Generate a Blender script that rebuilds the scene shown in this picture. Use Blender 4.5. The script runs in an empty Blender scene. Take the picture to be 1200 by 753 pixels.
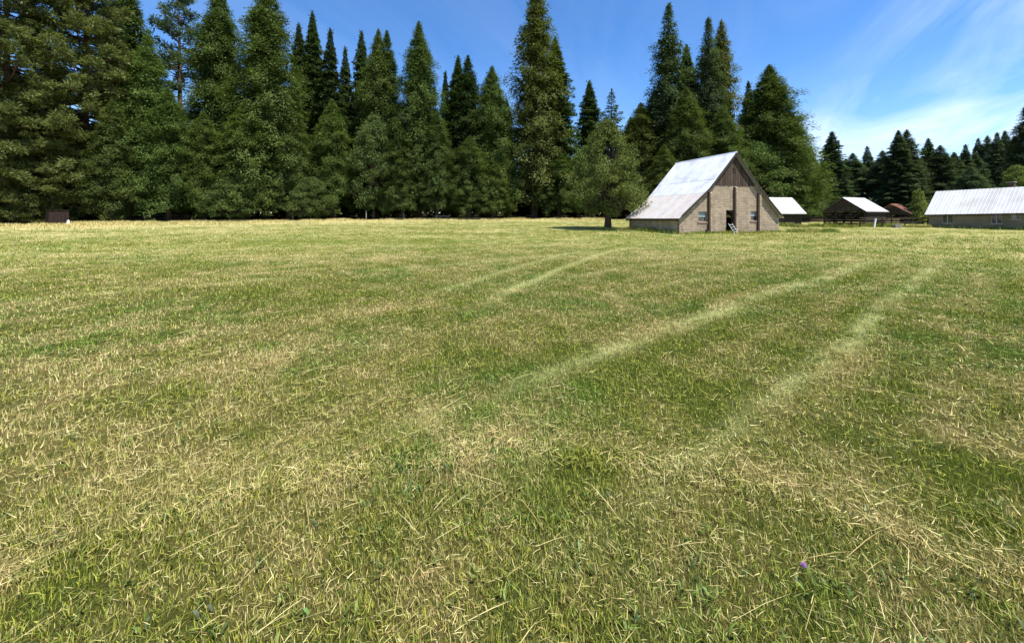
import bpy, bmesh, math, random
import numpy as np
from mathutils import Vector, Matrix

# ------------------------------------------------------------------ camera, sky, sun, exposure
scene = bpy.context.scene
COL = scene.collection
F, HY, CX, CH = 451.0, 256.0, 600.0, 1.55          # focal length and horizon in photo pixels, eye height in metres
cam_d = bpy.data.cameras.new('camera')
cam = bpy.data.objects.new('camera', cam_d)
COL.objects.link(cam)
cam.location = (0, 0, CH)
cam.rotation_euler = (math.radians(90), 0, 0)
cam_d.sensor_width = 36.0
cam_d.lens = F / 1200.0 * 36.0
cam_d.shift_y = -(376.5 - HY) / 1200.0
cam_d.clip_start, cam_d.clip_end = 0.05, 3000
scene.camera = cam

SUN_EL, SUN_AZ = 64.0, 130.0                       # azimuth clockwise from +Y
world = bpy.data.worlds.new('World')
scene.world = world
world.use_nodes = True
wn, wl = world.node_tree.nodes, world.node_tree.links
wn.clear()
wout = wn.new('ShaderNodeOutputWorld')
wbg = wn.new('ShaderNodeBackground')
wbg.inputs['Strength'].default_value = 0.13
sky = wn.new('ShaderNodeTexSky')
sky.sky_type = 'NISHITA'
sky.sun_disc = False
sky.sun_elevation = math.radians(SUN_EL)
sky.sun_rotation = math.radians(SUN_AZ)
sky.altitude = 900
sky.air_density = 1.0
sky.dust_density = 0.2
sky.ozone_density = 2.2

def wmath(op, a, b=None):
    n = wn.new('ShaderNodeMath'); n.operation = op
    for i, v in enumerate((a, b)):
        if v is None: continue
        if isinstance(v, (int, float)): n.inputs[i].default_value = v
        else: wl.new(v, n.inputs[i])
    return n.outputs[0]
# thin cirrus: streaked noise on a flat cloud layer seen in perspective
wtc = wn.new('ShaderNodeTexCoord')
wsep = wn.new('ShaderNodeSeparateXYZ')
wl.new(wtc.outputs['Generated'], wsep.inputs[0])
zz = wmath('ADD', wmath('MAXIMUM', wsep.outputs[2], 0.0), 0.22)
wcmb = wn.new('ShaderNodeCombineXYZ')
wl.new(wmath('DIVIDE', wsep.outputs[0], zz), wcmb.inputs[0])
wl.new(wmath('DIVIDE', wsep.outputs[1], zz), wcmb.inputs[1])
wmap = wn.new('ShaderNodeMapping')
wmap.vector_type = 'TEXTURE'
wmap.inputs['Rotation'].default_value = (0, 0, math.radians(64))
wmap.inputs['Scale'].default_value = (1.5, 0.42, 1.0)
wmap.inputs['Location'].default_value = (0.55, 0.2, 0)
wl.new(wcmb.outputs[0], wmap.inputs[0])
wno = wn.new('ShaderNodeTexNoise')
wno.inputs['Scale'].default_value = 1.1
wno.inputs['Detail'].default_value = 7
wno.inputs['Roughness'].default_value = 0.55
wno.inputs['Distortion'].default_value = 0.9
wl.new(wmap.outputs[0], wno.inputs['Vector'])
wramp = wn.new('ShaderNodeValToRGB')
wramp.color_ramp.elements[0].position = 0.38
wramp.color_ramp.elements[1].position = 0.74
wl.new(wno.outputs['Fac'], wramp.inputs[0])
wno2 = wn.new('ShaderNodeTexNoise')                # where the cirrus lies at all
wno2.inputs['Scale'].default_value = 0.34
wno2.inputs['Detail'].default_value = 1
wno2.inputs['Detail'].default_value = 3
wno2.inputs['Scale'].default_value = 0.9
wl.new(wcmb.outputs[0], wno2.inputs['Vector'])
wsx = wn.new('ShaderNodeSeparateXYZ'); wl.new(wcmb.outputs[0], wsx.inputs[0])
wbank = wn.new('ShaderNodeMapRange'); wbank.interpolation_type = 'SMOOTHSTEP'       # the cirrus bank lies to the east
wbank.inputs['From Min'].default_value = 0.85; wbank.inputs['From Max'].default_value = 1.9
wbank.inputs['To Min'].default_value = 0.10; wbank.inputs['To Max'].default_value = 1.0
wl.new(wmath('ADD', wsx.outputs[0], wmath('MULTIPLY', wmath('SUBTRACT', wno2.outputs['Fac'], 0.5), 1.6)), wbank.inputs['Value'])
wfac = wmath('MULTIPLY', wmath('MULTIPLY', wramp.outputs[0], wbank.outputs[0]), 0.80)
wmix = wn.new('ShaderNodeMixRGB')
wmix.inputs[2].default_value = (5.6, 6.0, 6.5, 1)
wl.new(wfac, wmix.inputs[0])
whs = wn.new('ShaderNodeHueSaturation')
whs.inputs['Saturation'].default_value = 1.27
whs.inputs['Hue'].default_value = 0.505
wl.new(sky.outputs[0], whs.inputs['Color'])
wl.new(whs.outputs[0], wmix.inputs[1])
wl.new(wmix.outputs[0], wbg.inputs['Color'])
wl.new(wbg.outputs[0], wout.inputs['Surface'])

sun_d = bpy.data.lights.new('sun', 'SUN')
sun_d.energy = 4.6
sun_d.angle = math.radians(0.53)
sun_d.color = (1.0, 0.955, 0.88)
sun = bpy.data.objects.new('sun', sun_d)
COL.objects.link(sun)
_az, _el = math.radians(SUN_AZ), math.radians(SUN_EL)
SUN_DIR = Vector((math.sin(_az) * math.cos(_el), math.cos(_az) * math.cos(_el), math.sin(_el)))
sun.rotation_euler = SUN_DIR.to_track_quat('Z', 'Y').to_euler()
sun.location = (40, -30, 90)

scene.view_settings.view_transform = 'Standard'
scene.view_settings.look = 'None'
scene.view_settings.gamma = 1.0
scene.view_settings.exposure = 0.88
scene.cycles.max_bounces = 6
scene.cycles.diffuse_bounces = 3
scene.cycles.glossy_bounces = 2
scene.cycles.transmission_bounces = 4
scene.cycles.transparent_max_bounces = 4

# ------------------------------------------------------------------ helpers
random.seed(4)
def tag(o, label=None, cat=None, group=None, kind=None):
    if label: o['label'] = label
    if cat: o['category'] = cat
    if group: o['group'] = group
    if kind: o['kind'] = kind
    return o

def empty(name, loc=(0, 0, 0), rz=0.0, parent=None):
    o = bpy.data.objects.new(name, None)
    COL.objects.link(o)
    o.location = loc
    o.rotation_euler = (0, 0, rz)
    o.empty_display_size = 0.3
    o.parent = parent
    return o

def mesh_obj(name, me, mat=None, parent=None):
    o = bpy.data.objects.new(name, me)
    COL.objects.link(o)
    if mat and not me.materials: me.materials.append(mat)
    o.parent = parent
    return o

class MB:
    """collects shapes for one mesh"""
    def __init__(s): s.v, s.f = [], []
    def add(s, vs, fs):
        b = len(s.v); s.v += [tuple(p) for p in vs]; s.f += [tuple(i + b for i in f) for f in fs]; return s
    def box(s, x0, x1, y0, y1, z0, z1):
        return s.add([(x0,y0,z0),(x1,y0,z0),(x1,y1,z0),(x0,y1,z0),(x0,y0,z1),(x1,y0,z1),(x1,y1,z1),(x0,y1,z1)],
                     [(3,2,1,0),(4,5,6,7),(0,1,5,4),(1,2,6,5),(2,3,7,6),(3,0,4,7)])
    def hexa(s, p): # eight points, bottom ring then top ring
        return s.add(p, [(3,2,1,0),(4,5,6,7),(0,1,5,4),(1,2,6,5),(2,3,7,6),(3,0,4,7)])
    def beam(s, a, b, w, h=None, up=(0,0,1)):
        h = h or w
        a, b = Vector(a), Vector(b); d = (b - a).normalized(); up = Vector(up)
        if abs(d.dot(up)) > 0.95: up = Vector((1, 0, 0))
        x = d.cross(up).normalized() * w / 2; y = x.cross(d).normalized() * h / 2
        return s.hexa([a-x-y, a+x-y, a+x+y, a-x+y, b-x-y, b+x-y, b+x+y, b-x+y])
    def tube(s, pts, rad, n=8, cap=True):
        rings, b = [], len(s.v)
        pts = [Vector(p) for p in pts]
        for i, p in enumerate(pts):
            d = (pts[min(i+1, len(pts)-1)] - pts[max(i-1, 0)]).normalized()
            u = Vector((1, 0, 0)) if abs(d.x) < 0.9 else Vector((0, 1, 0))
            x = d.cross(u).normalized(); y = d.cross(x)
            for k in range(n):
                a = 2 * math.pi * k / n
                s.v.append(tuple(p + (x * math.cos(a) + y * math.sin(a)) * rad[i]))
        for i in range(len(pts) - 1):
            for k in range(n):
                k2 = (k + 1) % n
                s.f.append((b+i*n+k, b+i*n+k2, b+(i+1)*n+k2, b+(i+1)*n+k))
        if cap:
            s.f.append(tuple(b + (len(pts)-1)*n + k for k in range(n)))
            s.f.append(tuple(b + k for k in reversed(range(n))))
        return s
    def mesh(s, name, mat):
        me = bpy.data.meshes.new(name)
        me.from_pydata(s.v, [], s.f)
        bm = bmesh.new(); bm.from_mesh(me); bmesh.ops.recalc_face_normals(bm, faces=bm.faces); bm.to_mesh(me); bm.free()
        if mat: me.materials.append(mat)
        return me
    def build(s, name, mat, parent=None, loc=None):
        o = mesh_obj(name, s.mesh(name, mat), None, parent)
        if loc: o.location = loc
        return o

def mesh_np(name, V, quads=None, tris=None, col=None):
    me = bpy.data.meshes.new(name)
    V = np.asarray(V, np.float32)
    me.vertices.add(len(V)); me.vertices.foreach_set('co', V.ravel())
    idx, start, off = [], [], 0
    if quads is not None and len(quads):
        idx.append(quads.ravel()); start.append(np.arange(len(quads)) * 4); off = len(quads) * 4
    if tris is not None and len(tris):
        idx.append(tris.ravel()); start.append(np.arange(len(tris)) * 3 + off)
    idx = np.concatenate(idx).astype(np.int32); start = np.concatenate(start).astype(np.int32)
    me.loops.add(len(idx)); me.loops.foreach_set('vertex_index', idx)
    me.polygons.add(len(start)); me.polygons.foreach_set('loop_start', start)
    me.update(calc_edges=True)
    if col is not None:
        a = me.attributes.new('col', 'FLOAT_COLOR', 'POINT')
        c = np.ones((len(V), 4), np.float32); c[:, :col.shape[1]] = col
        a.data.foreach_set('color', c.ravel())
    return me

def sstep(a, b, x):
    t = np.clip((np.asarray(x, float) - a) / (b - a), 0, 1)
    return t * t * (3 - 2 * t)
_tab = np.random.RandomState(11).rand(256, 256)
def vnoise(x, y, seed=0):
    x = np.asarray(x, float) + seed * 17.31; y = np.asarray(y, float) + seed * 5.77
    xi, yi = np.floor(x).astype(int), np.floor(y).astype(int)
    fx, fy = x - xi, y - yi
    fx, fy = fx*fx*(3-2*fx), fy*fy*(3-2*fy)
    g = lambda i, j: _tab[i % 256, j % 256]
    return (g(xi,yi)*(1-fx) + g(xi+1,yi)*fx)*(1-fy) + (g(xi,yi+1)*(1-fx) + g(xi+1,yi+1)*fx)*fy
def fbm(x, y, seed=0, o=4):
    v, a, s = 0, 0.5, 0
    for i in range(o):
        v = v + a * vnoise(x * 2**i, y * 2**i, seed + i); s += a; a *= 0.55
    return v / s

# ------------------------------------------------------------------ terrain
def gz(X, Y):
    X = np.asarray(X, float); Y = np.asarray(Y, float)
    u = X / np.maximum(Y, 4.0)
    fac = 1 - 0.30 * sstep(0.2, 0.9, u)
    t = np.maximum(Y - 21.0, 0)
    rise = 0.032 * t * t / (t + 3.0)
    rise = np.where(Y > 85, rise - 0.018 * (Y - 85), rise)
    hill = 7.0 * sstep(90, 200, Y) * sstep(0.7, 1.3, u)
    bump = (fbm(X * 0.25, Y * 0.25, 3, 3) - 0.5) * 0.10 * (1 - 0.6 * sstep(3, 0, np.hypot(X, Y)))
    return rise * fac + hill + bump
def gz1(x, y): return float(gz(x, y))
def at(px, py, Y): return Vector(((px - CX) / F * Y, Y, CH - (py - HY) / F * Y))   # a photo pixel at a chosen depth
def on_ground(px, Y):
    x = (px - CX) / F * Y
    return Vector((x, Y, gz1(x, Y)))

_tu = [-3, -1.33, -0.9, -0.55, -0.2, 0.05, 0.2, 0.35, 0.6, 0.9, 1.3, 3]
_ty = [50, 50, 58, 66, 71, 74, 71, 66, 62, 78, 95, 95]
def treeline(X, Y): return np.interp(np.asarray(X) / np.maximum(np.asarray(Y), 1.0), _tu, _ty)

MD, MN = np.array((0.78, 0.63)), np.array((-0.63, 0.78))      # mowing direction and across it
def dryness(X, Y):
    al, ac = X * MD[0] + Y * MD[1], X * MN[0] + Y * MN[1]
    r = np.hypot(X, Y)
    d = 0.34 + 0.70 * (fbm(X * 0.42, Y * 0.42, 1, 4) - 0.5)
    d = d + 1.25 * (fbm(X * 2.6, Y * 2.6, 9, 3) - 0.5)
    wob = (fbm(al * 0.25, ac * 0.2, 21, 2) - 0.5) * 0.9
    d = d + 0.8 * (fbm(al * 0.18, (ac + wob) * 3.2, 5, 3) - 0.5) * sstep(1.5, 6, r)
    tl = treeline(X, Y)
    edge = sstep(tl - 22, tl - 8, Y) * sstep(0.35, 0.05, X / np.maximum(Y, 1))
    d = d + edge * (0.22 + 0.5 * fbm(X * 0.12, Y * 0.3, 14, 3))
    mid = sstep(9, 22, Y)
    d = d + mid * 0.9 * (fbm(X * 0.06, Y * 0.35, 40, 3) - 0.5)
    return d
def tracks(X, Y):
    """bent pale grass in the wheel marks and mowing lines"""
    al, ac = X * MD[0] + Y * MD[1], X * MN[0] + Y * MN[1]
    wob = (fbm(al * 0.25, ac * 0.2, 21, 2) - 0.5) * 0.9
    def track(n0, w, s, near=2.0):
        m = np.exp(-((ac + wob * 0.4 - n0) / (w * (1 + 0.05 * np.maximum(al, 0)))) ** 2)
        return s * m * (0.45 + 0.9 * fbm(al * 1.1, ac * 4, 33 + n0, 3)) * sstep(21, 16, al) * sstep(near, near + 7, al) * sstep(0.22, 0.50, fbm(al * 2.3, ac * 7, 87, 3))
    d = track(2.75, 0.11, 0.84, -1.2) + track(1.15, 0.085, 0.86, 0.0) + track(7.0, 0.08, 0.5, 3) + track(-1.2, 0.07, 0.3) + track(4.6, 0.06, 0.35) + track(11.5, 0.12, 0.5, -20)
    xa = np.interp(Y, [5, 8.3, 11, 16.6, 24], [-1.2, 0.0, 1.1, 3.7, 8.6])
    d = d + 0.8 * np.exp(-((X - xa) / 0.16) ** 2) * sstep(6, 9, Y) * sstep(26, 17, Y)
    d = d + 0.55 * np.exp(-((X - xa + 1.5) / 0.16) ** 2) * sstep(7, 10, Y) * sstep(26, 17, Y)
    return np.clip(d, 0, 1)
def lerp(a, b, t): return np.asarray(a)[None, :] * (1 - t[:, None]) + np.asarray(b)[None, :] * t[:, None]

# ------------------------------------------------------------------ materials
def mat_new(name):
    m = bpy.data.materials.new(name); m.use_nodes = True
    n = m.node_tree.nodes; l = m.node_tree.links; n.clear()
    out = n.new('ShaderNodeOutputMaterial')
    return m, n, l, out
def M_plain(name, c1, c2=None, rough=0.8, scale=6.0, metal=0.0, bump=0.0, stretch=(1,1,1), detail=5, spec=0.3, c3=None, scale3=0.7, var=0.13):
    m, n, l, out = mat_new(name)
    p = n.new('ShaderNodeBsdfPrincipled')
    p.inputs['Roughness'].default_value = rough; p.inputs['Metallic'].default_value = metal
    p.inputs['Specular IOR Level'].default_value = spec
    tc = n.new('ShaderNodeTexCoord'); mp = n.new('ShaderNodeMapping'); mp.inputs['Scale'].default_value = stretch
    l.new(tc.outputs['Object'], mp.inputs[0])
    no = n.new('ShaderNodeTexNoise'); no.inputs['Scale'].default_value = scale; no.inputs['Detail'].default_value = detail
    no.inputs['Roughness'].default_value = 0.6
    l.new(mp.outputs[0], no.inputs['Vector'])
    rp = n.new('ShaderNodeValToRGB')
    rp.color_ramp.elements[0].position, rp.color_ramp.elements[1].position = 0.32, 0.68
    rp.color_ramp.elements[0].color = (*c1, 1); rp.color_ramp.elements[1].color = (*(c2 or c1), 1)
    l.new(no.outputs['Fac'], rp.inputs[0])
    colr = rp.outputs[0]
    if c3:
        n3 = n.new('ShaderNodeTexNoise'); n3.inputs['Scale'].default_value = scale3; n3.inputs['Detail'].default_value = 6
        l.new(tc.outputs['Object'], n3.inputs['Vector'])
        r3 = n.new('ShaderNodeValToRGB'); r3.color_ramp.elements[0].position = 0.48; r3.color_ramp.elements[1].position = 0.66
        l.new(n3.outputs['Fac'], r3.inputs[0])
        mx = n.new('ShaderNodeMixRGB'); mx.inputs[2].default_value = (*c3, 1)
        l.new(r3.outputs[0], mx.inputs[0]); l.new(colr, mx.inputs[1]); colr = mx.outputs[0]
    oi = n.new('ShaderNodeObjectInfo')                           # piece-to-piece variation
    mv = n.new('ShaderNodeMapRange'); mv.inputs['To Min'].default_value = 1 - var; mv.inputs['To Max'].default_value = 1 + var
    l.new(oi.outputs['Random'], mv.inputs['Value'])
    hs = n.new('ShaderNodeHueSaturation'); l.new(mv.outputs[0], hs.inputs['Value']); l.new(colr, hs.inputs['Color'])
    l.new(hs.outputs[0], p.inputs['Base Color'])
    if bump:
        bp = n.new('ShaderNodeBump'); bp.inputs['Strength'].default_value = bump; bp.inputs['Distance'].default_value = 0.03
        l.new(no.outputs['Fac'], bp.inputs['Height']); l.new(bp.outputs[0], p.inputs['Normal'])
    l.new(p.outputs[0], out.inputs['Surface'])
    return m
def M_brick(name, c1, c2, mortar, bw, bh, along_y=False):
    m, n, l, out = mat_new(name)
    p = n.new('ShaderNodeBsdfPrincipled'); p.inputs['Roughness'].default_value = 0.9; p.inputs['Specular IOR Level'].default_value = 0.15
    tc = n.new('ShaderNodeTexCoord'); sp = n.new('ShaderNodeSeparateXYZ'); cb = n.new('ShaderNodeCombineXYZ')
    l.new(tc.outputs['Object'], sp.inputs[0])
    l.new(sp.outputs[1 if along_y else 0], cb.inputs[0]); l.new(sp.outputs[2], cb.inputs[1])
    b = n.new('ShaderNodeTexBrick')
    b.inputs['Color1'].default_value = (*c1, 1); b.inputs['Color2'].default_value = (*c2, 1); b.inputs['Mortar'].default_value = (*mortar, 1)
    b.inputs['Scale'].default_value = 1.0; b.inputs['Mortar Size'].default_value = 0.012; b.inputs['Bias'].default_value = -0.1
    b.inputs['Brick Width'].default_value = bw; b.inputs['Row Height'].default_value = bh
    l.new(cb.outputs[0], b.inputs['Vector'])
    no = n.new('ShaderNodeTexNoise'); no.inputs['Scale'].default_value = 1.3; no.inputs['Detail'].default_value = 6
    mp = n.new('ShaderNodeMapping'); mp.inputs['Scale'].default_value = (1.6, 1.6, 0.6)
    l.new(tc.outputs['Object'], mp.inputs[0]); l.new(mp.outputs[0], no.inputs['Vector'])
    rp = n.new('ShaderNodeMapRange'); rp.inputs['From Min'].default_value = 0.3; rp.inputs['From Max'].default_value = 0.7
    rp.inputs['To Min'].default_value = 0.74; rp.inputs['To Max'].default_value = 1.12
    l.new(no.outputs['Fac'], rp.inputs['Value'])
    hs = n.new('ShaderNodeHueSaturation'); l.new(rp.outputs[0], hs.inputs['Value']); l.new(b.outputs['Color'], hs.inputs['Color'])
    l.new(hs.outputs[0], p.inputs['Base Color'])
    bp = n.new('ShaderNodeBump'); bp.inputs['Strength'].default_value = 0.6; bp.inputs['Distance'].default_value = 0.02; bp.invert = True
    l.new(b.outputs['Fac'], bp.inputs['Height']); l.new(bp.outputs[0], p.inputs['Normal'])
    l.new(p.outputs[0], out.inputs['Surface'])
    return m
def M_foliage(name, trans=0.3, gloss=0.02):
    m, n, l, out = mat_new(name)
    oi = n.new('ShaderNodeObjectInfo'); at_ = n.new('ShaderNodeAttribute'); at_.attribute_name = 'col'
    mx = n.new('ShaderNodeMixRGB'); mx.blend_type = 'MULTIPLY'; mx.inputs[0].default_value = 1.0
    l.new(oi.outputs['Color'], mx.inputs[1]); l.new(at_.outputs['Color'], mx.inputs[2])
    d = n.new('ShaderNodeBsdfDiffuse'); t = n.new('ShaderNodeBsdfTranslucent'); g = n.new('ShaderNodeBsdfGlossy')
    g.inputs['Roughness'].default_value = 0.55; g.inputs['Color'].default_value = (0.8, 0.8, 0.8, 1)
    l.new(mx.outputs[0], d.inputs['Color'])
    tw = n.new('ShaderNodeMixRGB'); tw.blend_type = 'MULTIPLY'; tw.inputs[0].default_value = 1.0; tw.inputs[2].default_value = (1.1, 1.25, 0.6, 1)
    l.new(mx.outputs[0], tw.inputs[1]); l.new(tw.outputs[0], t.inputs['Color'])
    s1 = n.new('ShaderNodeMixShader'); s1.inputs[0].default_value = trans
    l.new(d.outputs[0], s1.inputs[1]); l.new(t.outputs[0], s1.inputs[2])
    s2 = n.new('ShaderNodeMixShader'); s2.inputs[0].default_value = gloss
    l.new(s1.outputs[0], s2.inputs[1]); l.new(g.outputs[0], s2.inputs[2])
    l.new(s2.outputs[0], out.inputs['Surface'])
    return m
def M_ground():
    m, n, l, out = mat_new('meadow_ground')
    a = n.new('ShaderNodeAttribute'); a.attribute_name = 'col'
    tc = n.new('ShaderNodeTexCoord')
    n1 = n.new('ShaderNodeTexNoise'); n1.inputs['Scale'].default_value = 9.0; n1.inputs['Detail'].default_value = 8; n1.inputs['Roughness'].default_value = 0.75
    l.new(tc.outputs['Object'], n1.inputs['Vector'])
    mr = n.new('ShaderNodeMapRange'); mr.inputs['From Min'].default_value = 0.3; mr.inputs['From Max'].default_value = 0.7
    mr.inputs['To Min'].default_value = 0.55; mr.inputs['To Max'].default_value = 1.4
    l.new(n1.outputs['Fac'], mr.inputs['Value'])
    hs = n.new('ShaderNodeHueSaturation'); l.new(mr.outputs[0], hs.inputs['Value']); l.new(a.outputs['Color'], hs.inputs['Color'])
    p = n.new('ShaderNodeBsdfPrincipled'); p.inputs['Roughness'].default_value = 1.0; p.inputs['Specular IOR Level'].default_value = 0.0
    l.new(hs.outputs[0], p.inputs['Base Color'])
    bp = n.new('ShaderNodeBump'); bp.inputs['Strength'].default_value = 0.8; bp.inputs['Distance'].default_value = 0.05
    l.new(n1.outputs['Fac'], bp.inputs['Height']); l.new(bp.outputs[0], p.inputs['Normal'])
    l.new(p.outputs[0], out.inputs['Surface'])
    return m

m_ground = M_ground()
m_leaf = M_foliage('needle_foliage', 0.28, 0.008)
m_grass = M_foliage('grass_blades', 0.18, 0.03)
m_bark = M_plain('bark', (0.035, 0.024, 0.016), (0.11, 0.075, 0.05), 0.95, 9, bump=0.8, stretch=(1, 1, 0.25))
m_bark_pine = M_plain('pine_bark', (0.06, 0.035, 0.02), (0.17, 0.10, 0.06), 0.95, 7, bump=0.8, stretch=(1, 1, 0.3))
m_brick = M_brick('tan_brick', (0.42, 0.325, 0.228), (0.285, 0.218, 0.152), (0.175, 0.14, 0.102), 0.42, 0.145)
m_brick_y = M_brick('tan_brick_side', (0.40, 0.31, 0.21), (0.32, 0.25, 0.165), (0.25, 0.20, 0.145), 0.42, 0.145, True)
m_board = M_plain('weathered_brown_board', (0.020, 0.013, 0.010), (0.092, 0.060, 0.043), 0.9, 5, bump=0.5, stretch=(6, 6, 0.3), var=0.35)
m_dark_board = M_plain('dark_old_board', (0.022, 0.016, 0.012), (0.065, 0.046, 0.033), 0.95, 5, bump=0.5, stretch=(5, 5, 0.4))
m_strip = M_plain('brown_strip', (0.06, 0.032, 0.021), (0.10, 0.056, 0.036), 0.85, 6, stretch=(4, 4, 0.4))
m_galv = M_plain('galvanised_roof', (0.58, 0.60, 0.635), (0.70, 0.715, 0.745), 0.45, 2.2, metal=0.25, spec=0.5, stretch=(0.5, 3, 0.5), c3=(0.52, 0.52, 0.54), scale3=1.1, var=0.05)
m_galv_r = M_plain('rust_tinted_roof', (0.42, 0.37, 0.33), (0.56, 0.52, 0.49), 0.55, 2.6, metal=0.15, spec=0.4, stretch=(0.5, 3, 0.5), c3=(0.50, 0.485, 0.475), scale3=0.9, var=0.06)
m_white_roof = M_plain('white_metal_roof', (0.62, 0.61, 0.59), (0.72, 0.71, 0.69), 0.5, 1.6, metal=0.0, spec=0.5, stretch=(0.6, 2, 0.6), c3=(0.57, 0.54, 0.50), scale3=0.5, var=0.03)
m_rust_roof = M_plain('rusty_red_roof', (0.30, 0.13, 0.075), (0.46, 0.25, 0.16), 0.75, 3, c3=(0.24, 0.10, 0.06), scale3=1.5)
m_grey_roof = M_plain('old_grey_roof', (0.12, 0.11, 0.10), (0.24, 0.22, 0.20), 0.7, 3)
m_render = M_plain('olive_drab_wall', (0.17, 0.147, 0.10), (0.215, 0.186, 0.13), 0.95, 3, c3=(0.145, 0.126, 0.088), scale3=0.6, bump=0.2)
m_frame = M_plain('white_paint', (0.70, 0.69, 0.66), (0.80, 0.79, 0.76), 0.6, 8)
m_grey_frame = M_plain('faded_grey_paint', (0.27, 0.255, 0.225), (0.36, 0.34, 0.31), 0.7, 8)
m_ladder = M_plain('worn_white_paint', (0.38, 0.37, 0.35), (0.60, 0.59, 0.56), 0.7, 12)
m_sill = M_plain('red_brick_sill', (0.30, 0.15, 0.10), (0.38, 0.21, 0.15), 0.9, 8)
m_rusty = M_plain('rusty_sheet', (0.016, 0.009, 0.007), (0.034, 0.017, 0.011), 0.85, 4)  # rust colour darkened further in place of the shade over the box
m_soil = M_plain('earth_floor', (0.06, 0.045, 0.03), (0.10, 0.08, 0.055), 1.0, 5)
m_glass, _n, _l, _o = mat_new('window_glass')
_p = _n.new('ShaderNodeBsdfPrincipled'); _p.inputs['Base Color'].default_value = (0.03, 0.035, 0.04, 1); _p.inputs['Roughness'].default_value = 0.06
_p.inputs['Specular IOR Level'].default_value = 0.9
_nn = _n.new('ShaderNodeTexNoise'); _nn.inputs['Scale'].default_value = 2.5
_bp = _n.new('ShaderNodeBump'); _bp.inputs['Strength'].default_value = 0.12; _bp.inputs['Distance'].default_value = 0.05
_l.new(_nn.outputs['Fac'], _bp.inputs['Height']); _l.new(_bp.outputs[0], _p.inputs['Normal']); _l.new(_p.outputs[0], _o.inputs['Surface'])
m_pale_glass = M_plain('pale_blue_pane', (0.17, 0.21, 0.25), (0.26, 0.30, 0.34), 0.3, 4, spec=0.6)  # pale bluish pane colour, mottled by noise

# ------------------------------------------------------------------ meadow sheet
def meadow():
    ang = np.concatenate([np.radians(np.linspace(-100, 100, 460)), np.radians(np.linspace(100, 260, 60))[1:-1]])
    rr = np.concatenate([[0.02, 0.2, 0.5], np.geomspace(0.8, 110, 156), np.geomspace(115, 2500, 22)])
    A, Rr = np.meshgrid(ang, rr)
    X, Y = (np.sin(A) * Rr).ravel(), (np.cos(A) * Rr).ravel()
    Z = gz(X, Y)
    na, nr = len(ang), len(rr)
    i, j = np.meshgrid(np.arange(na), np.arange(nr - 1)); i2 = (i + 1) % na
    q = np.stack([j*na + i, j*na + i2, (j+1)*na + i2, (j+1)*na + i], -1).reshape(-1, 4)[:, ::-1]
    D = np.clip(dryness(X, Y), 0, 1)
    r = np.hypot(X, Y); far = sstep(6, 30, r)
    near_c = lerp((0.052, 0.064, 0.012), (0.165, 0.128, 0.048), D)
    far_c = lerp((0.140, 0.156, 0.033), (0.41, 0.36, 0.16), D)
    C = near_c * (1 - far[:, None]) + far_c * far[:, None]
    tk = tracks(X, Y)[:, None] * 0.8; C = C * (1 - tk) + np.array((0.36, 0.35, 0.14)) * tk
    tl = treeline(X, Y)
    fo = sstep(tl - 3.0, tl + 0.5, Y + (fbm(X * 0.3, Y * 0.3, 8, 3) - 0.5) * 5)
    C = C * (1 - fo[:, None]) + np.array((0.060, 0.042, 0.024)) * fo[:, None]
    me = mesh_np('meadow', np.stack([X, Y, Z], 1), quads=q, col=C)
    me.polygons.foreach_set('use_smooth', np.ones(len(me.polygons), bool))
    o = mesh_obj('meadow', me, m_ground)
    tag(o, 'wide mown meadow with mowing rows running up to the wood', 'meadow', kind='structure')
meadow()

# ------------------------------------------------------------------ trees
def sprays(C, D, N, Ln, Wd, rnd, tint=None):
    """kite-shaped needle sprays or leaves: base C, direction D, face normal N"""
    D = D / np.linalg.norm(D, axis=1, keepdims=True)
    S = np.cross(D, N); S /= np.linalg.norm(S, axis=1, keepdims=True) + 1e-9
    Nn = np.cross(S, D)
    L, W = Ln[:, None], Wd[:, None]
    a = C; b = C + D*L*0.45 + S*W*0.5; c = C + D*L - Nn*L*0.12; d = C + D*L*0.45 - S*W*0.5
    V = np.stack([a, b, c, d], 1).reshape(-1, 3)
    q = np.arange(len(V)).reshape(-1, 4)
    base = 0.78 + 0.44 * rnd.rand(len(C))
    col = np.stack([base, base, base], 1)
    if tint is not None: col = col * tint
    return V, q, np.repeat(col, 4, 0)

def trunk_mesh(name, H, r0, mat, limbs, rnd, lean=0.0, stop=0.97):
    m = MB()
    pts, rad = [], []
    for k in range(9):
        t = k / 8
        pts.append((math.sin(t * 2.4 + 0.5) * lean * 0.25, math.cos(t * 2.0) * lean * 0.2 - lean * 0.2, H * stop * t - (0.6 if k == 0 else 0)))
        rad.append(r0 * ((1 - t) ** 0.85 * 0.93 + 0.03) * (1.35 if k == 0 else 1))
    m.tube(pts, rad, 9)
    for a, b, r in limbs:
        a, b = Vector(a), Vector(b); mid = (a + b) / 2 + Vector((0, 0, -0.06 * (b - a).length))
        m.tube([a, mid, b], [r, r * 0.7, r * 0.2], 5, cap=False)
    me = m.mesh(name, mat)
    return me

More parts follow.
